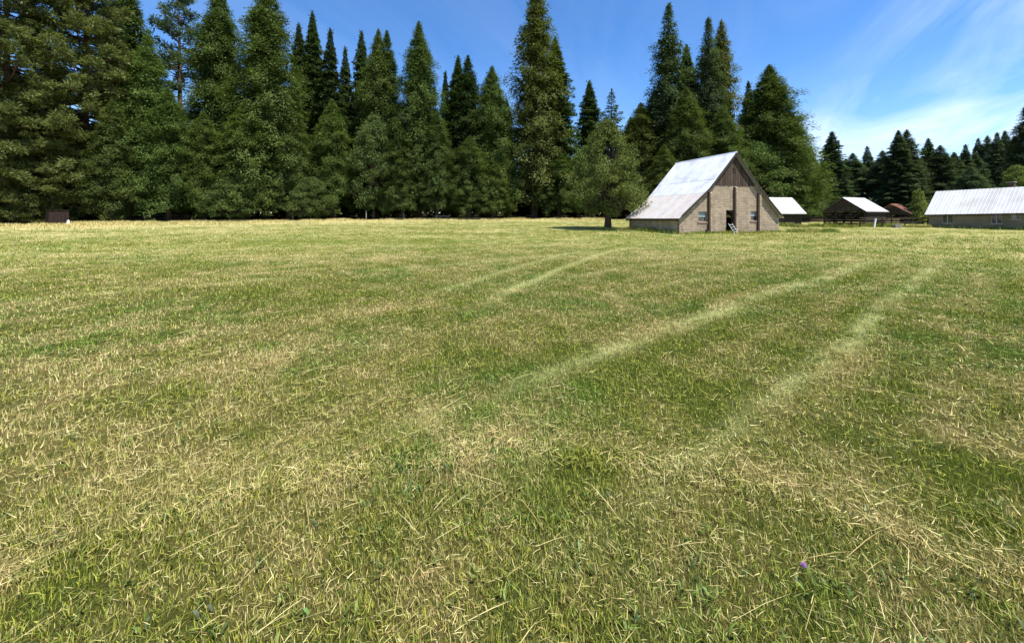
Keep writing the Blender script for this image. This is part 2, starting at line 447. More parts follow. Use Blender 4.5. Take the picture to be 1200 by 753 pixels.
def make_conifer(name, seed, H=30.0, R=4.0, h0=0.06, nb=400, per=66, power=0.8, droop=0.25, rough=0.3, sp=(0.42, 0.78), bare=0.25, topel=8, mat=None, bushy=1.0, sharp=1.6, clump=0.0, core=True):
    rnd = np.random.RandomState(seed)
    h = h0 + (1 - h0) * np.sort(rnd.rand(nb)) ** 0.92
    t = (h - h0) / (1 - h0)
    az = np.arange(nb) * 2.39996 + rnd.rand(nb) * 0.9
    lump = 1 + rough * 2.4 * (vnoise(az * 1.1, h * 9, seed) - 0.5)
    L = R * ((1 - np.exp(-sharp * (1 - t))) / (1 - math.exp(-sharp))) ** power * (1 - 0.25 * np.exp(-((t) / 0.07) ** 2)) * lump * (1 - rough * 0.7 * rnd.rand(nb)) + 0.05
    el = np.radians(-12 + (topel + 12) * t ** 1.3 + rnd.randn(nb) * 7)
    n = np.maximum((per * (0.25 + L / R)).astype(int), 8)
    bi = np.repeat(np.arange(nb), n)
    s = bare + (1 - bare) * rnd.rand(len(bi)) ** 0.7
    Lb, azb, elb = L[bi], az[bi], el[bi]
    out = np.stack([np.cos(azb), np.sin(azb), np.zeros(len(bi))], 1); lat = np.stack([-np.sin(azb), np.cos(azb), np.zeros(len(bi))], 1)
    side = rnd.randn(len(bi)) * 0.5
    w = (0.16 + 0.34 * Lb) * (1.05 - s) * 1.15 + 0.12
    rise = Lb * (np.tan(elb) * s - droop * s * s + 0.14 * np.maximum(s - 0.7, 0))
    P = out * (Lb * s)[:, None] + lat * (side * w * bushy)[:, None]
    P[:, 2] += h[bi] * H + rise + rnd.randn(len(bi)) * (0.14 * bushy) - np.abs(side) * w * 0.28
    if clump:
        m = 5
        ts = bare + 0.15 + (0.9 - bare) * rnd.rand(nb, m) ** 0.6; tl_ = rnd.randn(nb, m) * 0.5; tz = rnd.randn(nb, m) * 0.35
        ti = rnd.randint(0, m, len(bi)); ss = ts[bi, ti]; ls = tl_[bi, ti]
        w2 = (0.16 + 0.34 * Lb) * (1.15 - ss) * 1.2 + 0.15
        cr = clump * np.clip(0.35 + 2.4 * (1 - t[bi]), 0, 1)
        Pc = out * (Lb * ss)[:, None] + lat * (ls * w2)[:, None]
        Pc[:, 2] += h[bi] * H + Lb * (np.tan(elb) * ss - droop * ss * ss) + tz[bi, ti] * cr
        P = Pc + np.clip(rnd.randn(len(bi), 3), -1.8, 1.8) * np.array((0.62, 0.62, 0.50)) * cr[:, None]
    D = out * 0.9 + lat * (np.sign(side) * (0.35 + 0.7 * rnd.rand(len(bi))))[:, None] + rnd.randn(len(bi), 3) * 0.32
    D[:, 2] += np.tan(elb) * 0.5 - 0.22
    N = np.stack([rnd.randn(len(bi)) * 0.34, rnd.randn(len(bi)) * 0.34, np.ones(len(bi))], 1) + out * (0.55 * rnd.rand(len(bi)))[:, None]
    Ln = (sp[0] + (sp[1] - sp[0]) * rnd.rand(len(bi))) * np.clip(0.45 + 3.2 * (1 - t[bi]), 0, 1); Wd = Ln * (0.25 + 0.15 * rnd.rand(len(bi)))
    cb = 0.82 + 0.36 * rnd.rand(nb)                     # whole boughs differ a little in tone
    V, q, c = sprays(P, D, N, Ln, Wd, rnd, np.stack([cb[bi] * 1.02, cb[bi], cb[bi] * 0.95], 1))
    kc = np.repeat(np.arange(nb), 5); sc = 0.05 + 0.5 * rnd.rand(len(kc)); oc = np.stack([np.cos(az[kc]), np.sin(az[kc]), 0 * sc], 1)
    Pc = oc * (L[kc] * sc)[:, None] + rnd.randn(len(kc), 3) * 0.25; Pc[:, 2] += h[kc] * H + L[kc] * (np.tan(el[kc]) * sc - droop * sc * sc)
    Lc = np.clip(L[kc] * 0.42, 0.3, 1.5)
    V1, q1, c1 = sprays(Pc, rnd.randn(len(kc), 3) + oc * 0.5, rnd.randn(len(kc), 3), Lc, Lc * 0.7, rnd, np.full((len(kc), 3), 0.8))  # large inner sprays, darkened, added to block sky through the crown
    if core: V, q, c = np.concatenate([V, V1]), np.concatenate([q, q1 + len(V)]), np.concatenate([c, c1])
    # leader
    k = 60; zt = H * (0.955 + 0.05 * rnd.rand(k)); a2 = rnd.rand(k) * 6.28
    D2 = np.stack([np.cos(a2) * 0.5, np.sin(a2) * 0.5, 0.6 + rnd.rand(k)], 1)
    V2, q2, c2 = sprays(np.stack([0*zt, 0*zt, zt], 1), D2, rnd.randn(k, 3), 0.5 * np.ones(k), 0.22 * np.ones(k), rnd)
    V, q, c = np.concatenate([V, V2]), np.concatenate([q, q2 + len(V)]), np.concatenate([c, c2])
    limbs = []
    for b in range(0, nb, 4):
        p0 = (0, 0, h[b] * H); e = L[b] * 0.85
        limbs.append((p0, (math.cos(az[b]) * e, math.sin(az[b]) * e, h[b] * H + e * (math.tan(el[b]) - droop * 0.72)), 0.025 + 0.016 * L[b]))
    cm = mesh_np(name + '_crown', V, quads=q, col=c); cm.materials.append(m_leaf)
    return cm, trunk_mesh(name + '_trunk', H, 0.0155 * H, mat or m_bark, limbs, rnd), H, R

def make_pine(name, seed, H=30.0, R=4.5, h0=0.10, nb=120, tufts=7, per=34, power=0.55, tr=0.62, gap=0.0, mat=None):
    rnd = np.random.RandomState(seed)
    h = h0 + (1 - h0) * np.sort(rnd.rand(nb)) ** 0.95
    t = (h - h0) / (1 - h0)
    az = np.arange(nb) * 2.39996 + rnd.rand(nb) * 1.3
    L = R * ((1 - t) ** power) * (0.65 + 0.45 * rnd.rand(nb)) * (0.75 + 0.25 * np.minimum(t / 0.15, 1)) * (1 + 0.5 * (vnoise(az, h * 8, seed) - 0.5)) + 0.3
    el = np.radians(-14 + 50 * t ** 1.2 + rnd.randn(nb) * 9)
    keep = rnd.rand(nb) > gap
    limbs, P, tone = [], [], []
    for b in range(nb):
        if not keep[b]: continue
        o = np.array((math.cos(az[b]), math.sin(az[b]), 0)); la = np.array((-o[1], o[0], 0))
        nt = max(2, int(tufts * (0.4 + L[b] / R)))
        for k in range(nt):
            s = 1 - 0.62 * rnd.rand() ** 1.5
            c = o * L[b] * s + la * rnd.randn() * 0.30 * L[b] * (1.15 - s)
            c[2] = h[b] * H + L[b] * (math.tan(el[b]) * s - 0.12 * s * s) + rnd.randn() * 0.25 + 0.1
            P.append(c); tone.append(0.8 + 0.42 * rnd.rand())
        limbs.append(((0, 0, h[b] * H), (o[0]*L[b]*0.9, o[1]*L[b]*0.9, h[b]*H + L[b]*0.9*(math.tan(el[b]) - 0.11)), 0.03 + 0.018 * L[b]))
    for k in range(6):
        P.append(np.array((rnd.randn()*0.2, rnd.randn()*0.2, H * (0.97 + 0.012 * k)))); tone.append(1.0)
    P = np.array(P); tone = np.array(tone)
    ci = np.repeat(np.arange(len(P)), per)
    u = rnd.randn(len(ci), 3); u /= np.linalg.norm(u, axis=1, keepdims=True); u[:, 2] = u[:, 2] * 0.75 + 0.22
    rad = tr * (0.75 + 0.5 * rnd.rand(len(P)))[ci]
    C = P[ci] + u * rad[:, None] * (0.15 + 0.5 * rnd.rand(len(ci)))[:, None]
    Ln = rad * (0.6 + 0.35 * rnd.rand(len(ci)))
    V, q, c = sprays(C, u + rnd.randn(len(ci), 3) * 0.3, rnd.randn(len(ci), 3) + np.array((0, 0, 0.8)), Ln, Ln * 0.26, rnd, np.stack([tone[ci]] * 3, 1))
    cm = mesh_np(name + '_crown', V, quads=q, col=c); cm.materials.append(m_leaf)
    return cm, trunk_mesh(name + '_trunk', H, 0.017 * H, mat or m_bark_pine, limbs, rnd, 0.3), H, R

def make_broadleaf(name, seed, H=12.0, R=4.0, z0=0.12, clumps=130, per=150, cr=0.85, leaf=(0.16, 0.30), tr=0.26, top=1.7, fill=0.5, lean=0.4, cone=False):
    rnd = np.random.RandomState(seed)
    P = []
    while len(P) < clumps:
        a = rnd.rand() * 2 * math.pi; zf = rnd.rand()
        prof = (math.sin(math.pi * min(1, (zf * 0.93 + 0.07)) ** (1 / top))) ** 0.7
        if cone: prof = min(1.0, 0.55 + zf * 2.6) * (1 - zf) ** 0.75 * 1.18; zf = zf ** 0.92
        rr = R * prof * (fill + (1 - fill) * rnd.rand() ** 0.5) * (0.72 + 0.56 * float(vnoise(a * 1.3, zf * 5, seed)))
        P.append((math.cos(a) * rr, math.sin(a) * rr, H * (z0 + (0.97 - z0) * zf) - cr * 0.4))
    P = np.array(P); tone = 0.78 + 0.45 * rnd.rand(clumps); sz = cr * (0.65 + 0.6 * rnd.rand(clumps))
    ci = np.repeat(np.arange(clumps), per)
    u = rnd.randn(len(ci), 3); u /= np.linalg.norm(u, axis=1, keepdims=True)
    C = P[ci] + u * (sz[ci] * (0.25 + 0.75 * rnd.rand(len(ci)) ** 0.6))[:, None] * np.array((1.15, 1.15, 0.72))
    D = rnd.randn(len(ci), 3) + u * 0.6 + np.array((0, 0, -0.25))
    N = rnd.randn(len(ci), 3) * 0.7 + u * 0.6 + np.array((0, 0, 0.9))
    Ln = leaf[0] + (leaf[1] - leaf[0]) * rnd.rand(len(ci))
    V, q, c = sprays(C, D, N, Ln, Ln * 0.62, rnd, np.stack([tone[ci]] * 3, 1))
    limbs = []
    for k in range(0, clumps, 2):
        p = P[k]; zb = max(0.16 * H, min(0.8 * H, p[2] * 0.62)); limbs.append(((0, 0, zb), tuple(p), 0.03 + 0.02 * R * (1 - zb / H)))
    cm = mesh_np(name + '_crown', V, quads=q, col=c); cm.materials.append(m_leaf)
    return cm, trunk_mesh(name + '_trunk', H * 0.66, tr, m_bark, limbs, rnd, lean), H, R

VAR = {
    'F1': make_conifer('fir', 1, H=36, R=5.0, nb=520, per=110, power=1.0, rough=0.32, sp=(0.34, 0.66)),
    'F2': make_conifer('fir', 2, H=36, R=5.0, nb=540, per=116, power=1.0, rough=0.40, sharp=1.9, clump=0.6, sp=(0.32, 0.60)),
    'F3': make_conifer('fir', 3, H=36, R=4.6, nb=500, per=84, power=1.05, rough=0.34, sharp=1.2, sp=(0.34, 0.66)),
    'FS': make_conifer('fir', 4, H=36, R=4.6, nb=190, per=50, core=False, rough=0.40, droop=0.1, sp=(0.5, 0.85)),
    'S1': make_conifer('spruce', 14, H=38, R=5.0, nb=430, per=124, power=0.95, rough=0.62, sharp=1.7, clump=0.75, h0=0.10, sp=(0.32, 0.62), droop=0.2),
    'S2': make_conifer('spruce', 15, H=40, R=6.6, nb=470, per=136, power=0.9, rough=0.62, sharp=1.9, clump=0.85, h0=0.10, sp=(0.34, 0.66), droop=0.15),
    'C1': make_conifer('cedar', 5, H=36, R=7.6, nb=620, per=136, power=1.0, rough=0.46, droop=0.42, h0=0.16, sp=(0.32, 0.60), sharp=2.0, clump=0.8),
    'C2': make_conifer('cedar', 6, H=34, R=6.6, nb=620, per=128, power=0.95, rough=0.50, droop=0.38, h0=0.16, sp=(0.32, 0.60), sharp=2.4, clump=0.85),
    'P1': make_pine('pine', 7, H=36, R=8.4, nb=270, tufts=10, tr=0.62, per=42, h0=0.05, power=0.5),
    'PO': make_pine('pine', 9, H=38, R=5.6, nb=110, tufts=6, tr=0.75, h0=0.30, power=0.45, gap=0.2),
    'B1': make_broadleaf('broadleaf', 21, H=12, R=5.0, z0=0.13, clumps=190, per=150, cr=0.95, leaf=(0.18, 0.36), fill=0.4),
    'B2': make_broadleaf('broadleaf', 22, H=14, R=5.0, z0=0.13, clumps=190, per=150, cr=0.95, leaf=(0.18, 0.36), top=1.25, fill=0.4),
    'LT': make_broadleaf('lone_tree', 31, H=10.6, R=4.0, z0=0.17, clumps=250, per=176, cr=0.66, leaf=(0.11, 0.22), tr=0.40, fill=0.30, lean=0.5, cone=True),
    'YC': make_conifer('young_conifer', 12, H=5, R=1.6, h0=0.03, nb=130, per=40, sp=(0.16, 0.3), droop=0.05, power=0.8),
}
TONE = {'dark': (0.050, 0.076, 0.027), 'fir': (0.068, 0.102, 0.032), 'cedar': (0.088, 0.124, 0.034), 'light': (0.100, 0.146, 0.036),
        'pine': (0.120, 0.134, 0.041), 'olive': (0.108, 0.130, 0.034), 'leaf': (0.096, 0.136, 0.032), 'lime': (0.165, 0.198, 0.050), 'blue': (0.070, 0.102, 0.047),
        'far': (0.100, 0.140, 0.070)}  # distance haze put into the far foliage colour as a paler green
NAMES = {'F': 'fir_tree', 'C': 'cedar_tree', 'P': 'pine_tree', 'S': 'spruce_tree', 'B': 'broadleaf_tree', 'L': 'lone_tree', 'Y': 'young_conifer'}
def plant(kind, x, y, H, R, tone, label, cat='tree', group=None, rz=None):
    cm, tm, H0, R0 = VAR[kind]
    t = empty(NAMES[kind[0]], (x, y, gz1(x, y)), rz if rz is not None else random.random() * 6.28)
    t.scale = (R / R0, R / R0, H / H0)
    if kind[0] in 'FCSP': t.rotation_euler[0], t.rotation_euler[1] = random.gauss(0, 0.006), random.gauss(0, 0.006)   # few trees stand quite plumb
    tag(t, label, cat, group)
    tr = mesh_obj('trunk', tm, None, t)
    cr = mesh_obj('crown', cm, None, t)
    c = TONE[tone]; j = 0.92 + 0.16 * random.random()
    cr.color = (c[0] * j * (0.95 + 0.1 * random.random()), c[1] * j, c[2] * j, 1)
    return t
def plant_px(px, top, Y, kind, wpx, tone, label, group=None):
    x = (px - CX) / F * Y
    H = CH + (HY - top) / F * Y - gz1(x, Y)
    return plant(kind, x, Y, H, wpx / 2 / F * Y, tone, label, 'tree', group)

FRONT = [
 (5, -60, 51, 'P1', 150, 'pine', 'huge olive green pine at the left edge of the photo, cut by the frame'),
 (98, -45, 57, 'P1', 140, 'pine', 'tall broad pine rising above the rusty brown box'),
 (150, -30, 66, 'F2', 90, 'cedar', 'tall fir between the broad pine and the light green cedar, top out of frame'),
 (176, 42, 60, 'C1', 92, 'light', 'light green cedar with its tip below the open pine beside it'),
 (212, -14, 74, 'PO', 75, 'blue', 'thin open pine with bare trunk and sky showing through its top'),
 (258, -14, 69, 'C2', 92, 'cedar', 'dense cedar just right of the thin open pine, tip above the frame'),
 (311, -26, 67, 'C1', 118, 'cedar', 'tallest broad cedar of the left wood, spire out of frame'),
 (349, 30, 75, 'F1', 62, 'dark', 'dark fir just right of the tallest broad cedar'),
 (368, 17, 77, 'F1', 66, 'fir', 'middle and highest of three close firs right of the broad cedar'),
 (387, 36, 74, 'F3', 66, 'dark', 'dark fir on the right of three close spires'),
 (406, 57, 78, 'F3', 52, 'fir', 'small slim fir spire, lowest of those left of the twin tops'),
 (424, 38, 78, 'F1', 56, 'fir', 'slim fir left of the twin topped cedar'),
 (443, 37, 75, 'C2', 66, 'cedar', 'left stem of the twin topped cedar in the wood'),
 (453, 38, 76, 'F2', 64, 'fir', 'right stem of the twin topped cedar in the wood'),
 (491, 27, 72, 'C1', 92, 'cedar', 'broad pointed cedar standing alone above the middle of the wood'),
 (523, 84, 80, 'F3', 44, 'dark', 'lowest narrow fir tip right of the broad pointed cedar'),
 (534, 67, 77, 'F1', 66, 'fir', 'left of two equal fir spires in the middle of the wood'),
 (549, 66, 75, 'F2', 70, 'dark', 'right of two equal fir spires in the middle of the wood'),
 (577, 79, 74, 'C2', 74, 'cedar', 'cedar at the end of the wood beside the dark gap'),
 (594, 118, 86, 'F2', 44, 'dark', 'short dark fir filling the gap left of the giant spruce'),
 (626, -18, 77, 'S2', 84, 'pine', 'giant spruce over the middle of the meadow, tip above the frame'),
 (650, 46, 80, 'F1', 74, 'fir', 'tall fir leaning on the right side of the giant spruce'),
 (691, 96, 84, 'F1', 58, 'fir', 'pointed fir rising behind the left of the lone meadow tree'),
 (716, 106, 90, 'FS', 46, 'blue', 'thin sparse fir tip behind the lone meadow tree'),
 (739, 138, 80, 'C1', 56, 'olive', 'short olive cedar just behind the lone meadow tree'),
 (752, 122, 72, 'C2', 70, 'olive', 'rounded olive cedar left of the barn ridge'),
 (766, 109, 78, 'F2', 66, 'fir', 'fir tip behind the rounded olive cedar beside the barn'),
 (783, 8, 72, 'S1', 62, 'blue', 'tallest slender spruce behind the barn roof'),
 (806, 54, 77, 'F1', 62, 'fir', 'fir between the two tallest trees behind the barn'),
 (803, 104, 66, 'C1', 78, 'cedar', 'lower cedar right behind the barn ridge'),
 (829, 24, 71, 'S1', 54, 'blue', 'left top of the pair of tall spruces above the barn peak'),
 (843, 26, 73, 'S2', 60, 'pine', 'right top of the pair of tall spruces above the barn peak'),
 (845, 128, 66, 'C2', 66, 'cedar', 'cedar filling in below the pair of spruces over the barn peak'),
 (877, 97, 80, 'F3', 48, 'dark', 'narrow dark fir just left of the broad conical cedar'),
 (900, 78, 71, 'C1', 108, 'cedar', 'broad conical cedar right of the barn peak'),
 (930, 138, 76, 'C2', 60, 'cedar', 'cedar on the right shoulder of the broad conical cedar'),
 (949, 172, 84, 'F1', 34, 'fir', 'small fir where the near wood ends above the white roofed shed'),
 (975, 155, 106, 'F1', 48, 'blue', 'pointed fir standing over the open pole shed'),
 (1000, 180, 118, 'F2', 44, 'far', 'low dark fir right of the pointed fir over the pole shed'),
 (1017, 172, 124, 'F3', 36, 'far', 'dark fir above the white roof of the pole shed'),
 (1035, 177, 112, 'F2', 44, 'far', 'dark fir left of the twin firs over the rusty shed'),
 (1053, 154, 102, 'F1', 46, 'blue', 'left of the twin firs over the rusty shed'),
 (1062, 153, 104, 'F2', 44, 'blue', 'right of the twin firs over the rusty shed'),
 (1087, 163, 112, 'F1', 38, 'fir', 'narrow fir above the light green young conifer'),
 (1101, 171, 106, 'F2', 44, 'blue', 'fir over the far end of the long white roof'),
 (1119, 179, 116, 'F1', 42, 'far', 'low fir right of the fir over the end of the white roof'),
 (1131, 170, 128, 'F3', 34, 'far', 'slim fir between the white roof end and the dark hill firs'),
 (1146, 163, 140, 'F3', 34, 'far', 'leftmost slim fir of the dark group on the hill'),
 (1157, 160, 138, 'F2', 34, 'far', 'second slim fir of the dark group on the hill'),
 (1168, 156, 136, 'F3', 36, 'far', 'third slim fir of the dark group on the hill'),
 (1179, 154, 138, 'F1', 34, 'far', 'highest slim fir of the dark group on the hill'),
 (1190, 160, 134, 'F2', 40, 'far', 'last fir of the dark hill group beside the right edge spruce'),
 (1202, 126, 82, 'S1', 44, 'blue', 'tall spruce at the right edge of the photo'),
 (1137, 196, 84, 'C1', 44, 'far', 'short dark cedar behind the middle of the long white roof'),
]
for r in FRONT: plant_px(*r[:4], r[4] * (0.86 if r[0] < 600 and r[3][0] in 'FC' else 1.0), *r[5:])
UNDER = [
 (46, 96, 53, 'P1', 116, 'pine', 'low olive pine in front of the left edge pine'),
 (132, 118, 56, 'C1', 66, 'cedar', 'cedar right of the rusty box under the pines'),
 (198, 104, 59, 'C2', 62, 'light', 'slim cedar right of and below the light green cedar'),
 (240, 132, 61, 'C1', 64, 'leaf', 'bright cedar over the old rail fence'),
 (270, 205, 60, 'B1', 60, 'cedar', 'low bright broadleaf right of the old rail fence'),
 (290, 118, 63, 'C2', 66, 'light', 'cedar below the tallest broad cedar'),
 (338, 108, 66, 'C1', 60, 'cedar', 'cedar at the foot of the three close firs'),
 (364, 206, 64, 'B1', 50, 'cedar', 'low broadleaf left of the maple like tree'),
 (390, 118, 69, 'C2', 52, 'leaf', 'yellowish cedar left of the maple like tree'),
 (438, 132, 69, 'B2', 60, 'cedar', 'maple like broadleaf standing out among the firs'),
 (472, 150, 68, 'C2', 50, 'cedar', 'low cedar left of and below the broad pointed cedar'),
 (512, 130, 69, 'C1', 54, 'cedar', 'low cedar left of the two equal fir spires'),
 (550, 160, 69, 'C2', 52, 'cedar', 'low cedar in front of the two equal fir spires'),
 (578, 184, 70, 'C1', 46, 'leaf', 'last low cedar before the dark gap'),
 (655, 178, 74, 'C2', 50, 'leaf', 'low cedar right of the giant spruce trunk'),
 (686, 170, 73, 'B2', 50, 'light', 'broadleaf directly behind the left side of the lone meadow tree'),
 (778, 170, 63, 'C1', 54, 'olive', 'low cedar showing above the back of the barn roof'),
 (884, 164, 67, 'B2', 66, 'light', 'bright broadleaf behind the right slope of the barn'),
 (924, 184, 66, 'C2', 50, 'light', 'bright cedar above the white roofed shed'),
 (1192, 192, 62, 'B1', 40, 'lime', 'yellow green broadleaf behind the chimney on the long roof'),
]
for r in UNDER: plant_px(*r)
plant_px(1077, 224, 56, 'YC', 22, 'lime', 'light green young conifer between the rusty shed and the long building')

rs = random.Random(77)
nback = 0
for px in range(-40, 960, 21):                       # the wood goes on behind the front row
    for row in range(2 if px % 2 else 1):
        p = px + rs.uniform(-7, 7); u = (p - CX) / F
        Y = float(np.interp(u, _tu, _ty)) + 17 + row * 13 + rs.uniform(-3, 3)
        lo = 150 if p < 590 else (205 if p < 740 else 170)
        if 585 < p < 612: lo = 190
        if p > 930: lo = 205
        top = lo - rs.uniform(0, 26) + row * 10
        x = u * Y
        H = CH + (HY - top) / F * Y - gz1(x, Y)
        plant(rs.choice(['F1', 'F2', 'C1', 'C2', 'F3']), x, Y, H, 3.6 + rs.random() * 1.6, 'dark',
              'dark conifer mostly hidden deep in the wood behind the front row', 'tree', 'conifers deep in the wood')
for k in range(26):                                     # far wood behind the sheds
    p = 955 + k * 11 + rs.uniform(-4, 4); Y = 135 + rs.uniform(0, 30); x = (p - CX) / F * Y
    top = 186 - 10 * min(1, max(0, (p - 1080) / 90)) + rs.uniform(-5, 6)
    H = CH + (HY - top) / F * Y - gz1(x, Y)
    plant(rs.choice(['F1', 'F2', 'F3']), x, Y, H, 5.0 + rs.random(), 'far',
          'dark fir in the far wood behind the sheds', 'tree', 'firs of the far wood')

def undergrowth():  # brush added behind the trunks to block bright sky under the crowns
    rnd = np.random.RandomState(60); n = 18000
    u = rnd.uniform(-1.6, 0.95, n); Y = np.interp(u, _tu, _ty) + 16 + 26 * rnd.rand(n); X = u * Y
    hh = 1.0 + 6.5 * fbm(X * 0.22, Y * 0.22, 61, 3); Z = gz(X, Y) + hh * rnd.rand(n)
    L = 0.45 + 0.6 * rnd.rand(n)
    V, q, c = sprays(np.stack([X, Y, Z], 1), rnd.randn(n, 3), rnd.randn(n, 3) + np.array((0, 0, 0.6)), L, L * 0.6, rnd)
    o = mesh_obj('undergrowth', mesh_np('undergrowth', V, quads=q, col=c), m_leaf); o.color = (0.05, 0.066, 0.024, 1)
    tag(o, 'dark brushy undergrowth added deep between the trunks to shut out bright sky', 'undergrowth', kind='stuff')
undergrowth()
lt = plant('LT', (712 - CX) / F * 38.5, 38.5, 11.2, 3.75, 'olive', 'rounded olive green tree standing alone on the meadow left of the barn', 'tree', rz=1.0)

# ------------------------------------------------------------------ barn
BA = math.atan2(0.328, 0.945)
BX, BY = 13.91, 32.0
BW, BD = 11.54, 6.75
barn = empty('barn', (BX, BY, 0.25), BA)
tag(barn, 'tan brick barn with steep pale metal roof and brown board gable', 'barn')
PROF = [(0.0, 1.42), (3.15, 3.88), (6.02, 6.96), (8.89, 3.88), (11.54, 1.48)]      # roof line over the gable wall
def rooft(x): return float(np.interp(x, [p[0] for p in PROF], [p[1] for p in PROF]))
ZS = 4.24                                                                            # foot of the board gable
wins = [(2.02, 2.95, 1.02, 1.88), (8.02, 8.88, 1.10, 1.96)]
door = (5.10, 5.98, -0.05, 2.02)
def gable_wall(y0, y1, holes):
    m = MB()
    xs = sorted(set([0, BW] + [p[0] for p in PROF] + [3.46, 8.57] + [h[0] for h in holes] + [h[1] for h in holes]))
    for a, b in zip(xs[:-1], xs[1:]):
        ta, tb = min(ZS, rooft(a)), min(ZS, rooft(b))
        hs = [h for h in holes if h[0] <= a + 1e-6 and h[1] >= b - 1e-6]
        lo = -0.6
        for h in sorted(hs, key=lambda h: h[2]):
            if h[2] > lo: m.box(a, b, y0, y1, lo, h[2])
            lo = h[3]
        m.hexa([(a,y0,lo),(b,y0,lo),(b,y1,lo),(a,y1,lo),(a,y0,ta),(b,y0,tb),(b,y1,tb),(a,y1,ta)])
    return m
gable_wall(0, 0.26, wins + [door]).build('front_wall', m_brick, barn)
gable_wall(BD - 0.26, BD, []).build('back_wall', m_brick, barn)
MB().box(0.004, 0.25, 0.262, BD - 0.262, -0.6, 1.40).build('side_wall', m_brick_y, barn)
MB().box(BW - 0.25, BW - 0.004, 0.262, BD - 0.262, -0.6, 1.44).build('side_wall', m_brick_y, barn)
MB().box(0.26, BW - 0.26, 0.27, BD - 0.27, -0.3, 0.02).build('earth_floor', m_soil, barn)
# gable boards, each a board of its own, front and back
xl = np.interp(ZS, [3.88, 6.96], [3.15, 6.02]) + 0.02; xr = BW - xl + 0.50
nbrd = 17
for yy, flip in ((-0.03, 1), (BD, -1)):
    for k in range(nbrd):
        a = xl + (xr - xl) * k / nbrd + 0.012; b = xl + (xr - xl) * (k + 1) / nbrd - 0.012
        y0 = yy + random.uniform(-0.008, 0.008); zb = ZS - random.uniform(0.02, 0.10)
        if flip < 0 and k % 1: continue
        m = MB(); ta, tb = rooft(a) - 0.03, rooft(b) - 0.03
        if a < 6.02 < b:
            m.box(a, b, y0, y0 + 0.03, zb, rooft(a) - 0.05)
        else:
            m.hexa([(a,y0,zb),(b,y0,zb),(b,y0+0.03,zb),(a,y0+0.03,zb),(a,y0,ta),(b,y0,tb),(b,y0+0.03,tb),(a,y0+0.03,ta)])
        m.build('gable_board', m_board, barn)
vent = MB().box(5.88, 6.20, -0.055, -0.035, 5.35, 5.85).build('vent', m_dark_board, barn)
for k in range(4): MB().box(5.90, 6.18, -0.075, -0.056, 5.39 + k*0.11, 5.45 + k*0.11).build('slat', m_board, vent)
# pilasters with a dark brown strip on their left face
for x, zt in ((3.14, 3.62), (6.06, 4.12), (8.88, 3.62)):
    pl = MB().hexa([(x,-0.20,-0.5),(x+0.26,-0.20,-0.5),(x+0.26,-0.002,-0.5),(x,-0.002,-0.5),(x,-0.20,zt-0.16),(x+0.26,-0.20,zt-0.16),(x+0.26,-0.002,zt),(x,-0.002,zt)]).build('pilaster', m_brick, barn)
    MB().box(x - 0.12, x - 0.003, -0.16, -0.003, -0.45, zt - 0.05).build('post', m_strip, pl)
for (x0, x1, z0, z1) in wins:
    w = MB().box(x0, x1, 0.10, 0.14, z0, z0+0.05).box(x0, x1, 0.10, 0.14, z1-0.05, z1).box(x0, x0+0.05, 0.10, 0.14, z0+0.05, z1-0.05).box(x1-0.05, x1, 0.10, 0.14, z0+0.05, z1-0.05).box(x0+0.05, x1-0.05, 0.105, 0.14, (z0+z1)/2-0.02, (z0+z1)/2+0.03).build('window', m_grey_frame, barn)
    zm = (z0 + z1) / 2
    MB().box(x0+0.05, x1-0.05, 0.118, 0.124, zm+0.03, z1-0.05).build('pane', m_pale_glass, w)
    MB().box(x0+0.05, x1-0.05, 0.118, 0.124, z0+0.05, zm-0.02).build('pane', m_glass, w)
    MB().box(x0-0.08, x1+0.08, -0.06, 0.10, z0-0.10, z0-0.003).build('sill', m_sill, w)
MB().box(door[0], door[0]+0.07, 0.05, 0.2, 0, door[3]-0.07).box(door[1]-0.07, door[1], 0.05, 0.2, 0, door[3]-0.07).box(door[0], door[1], 0.05, 0.2, door[3]-0.07, door[3]).build('door_frame', m_dark_board, barn)
dl = MB().box(door[0]+0.08, door[0]+0.12, 0.22, 1.02, 0.05, 1.93).build('door', m_dark_board, barn)
MB().box(door[0]+0.12, door[0]+0.16, 0.90, 0.94, 0.95, 1.10).build('handle', m_grey_frame, dl)
# roof: ribbed metal sheets, each its own
YA, YB, NSH = -0.28, BD + 0.26, 10
def sheet(p, q, ya, yb, ribs=3, lift=0.0, hgt=0.035, sagx=0.0):
    m = MB(); (xa, za), (xb, zb) = p, q
    d = Vector((xb - xa, 0, zb - za)); L = d.length; nrm = Vector((-d.z, 0, d.x)).normalized()
    if nrm.z < 0: nrm = -nrm
    prof = []
    w = (yb - ya) / ribs
    for k in range(ribs):
        y = ya + k * w
        prof += [(y + 0.004, 0), (y + w*0.40, 0), (y + w*0.46, hgt), (y + w*0.58, hgt), (y + w*0.64, 0)]
    prof.append((yb - 0.004, 0))
    n = len(prof); vs = []
    for e in ((xa, za), (xb, zb)):
        for y, h in prof: vs.append(Vector((e[0], y, e[1])) + nrm * (h + lift))
        for y, h in prof: vs.append(Vector((e[0], y, e[1])) + nrm * (h + lift - 0.018))
    fs = []
    for k in range(n - 1):
        fs.append((k, k+1, 2*n+k+1, 2*n+k)); fs.append((n+k+1, n+k, 3*n+k, 3*n+k+1))
        fs.append((k+1, k, n+k, n+k+1)); fs.append((2*n+k, 2*n+k+1, 3*n+k+1, 3*n+k))
    fs.append((0, 2*n, 3*n, n)); fs.append((n-1, 2*n-1, 4*n-1, 3*n-1))
    return m.add(vs, fs)
roof = empty('roof', (0, 0, 0), 0, barn)
T = 0.10
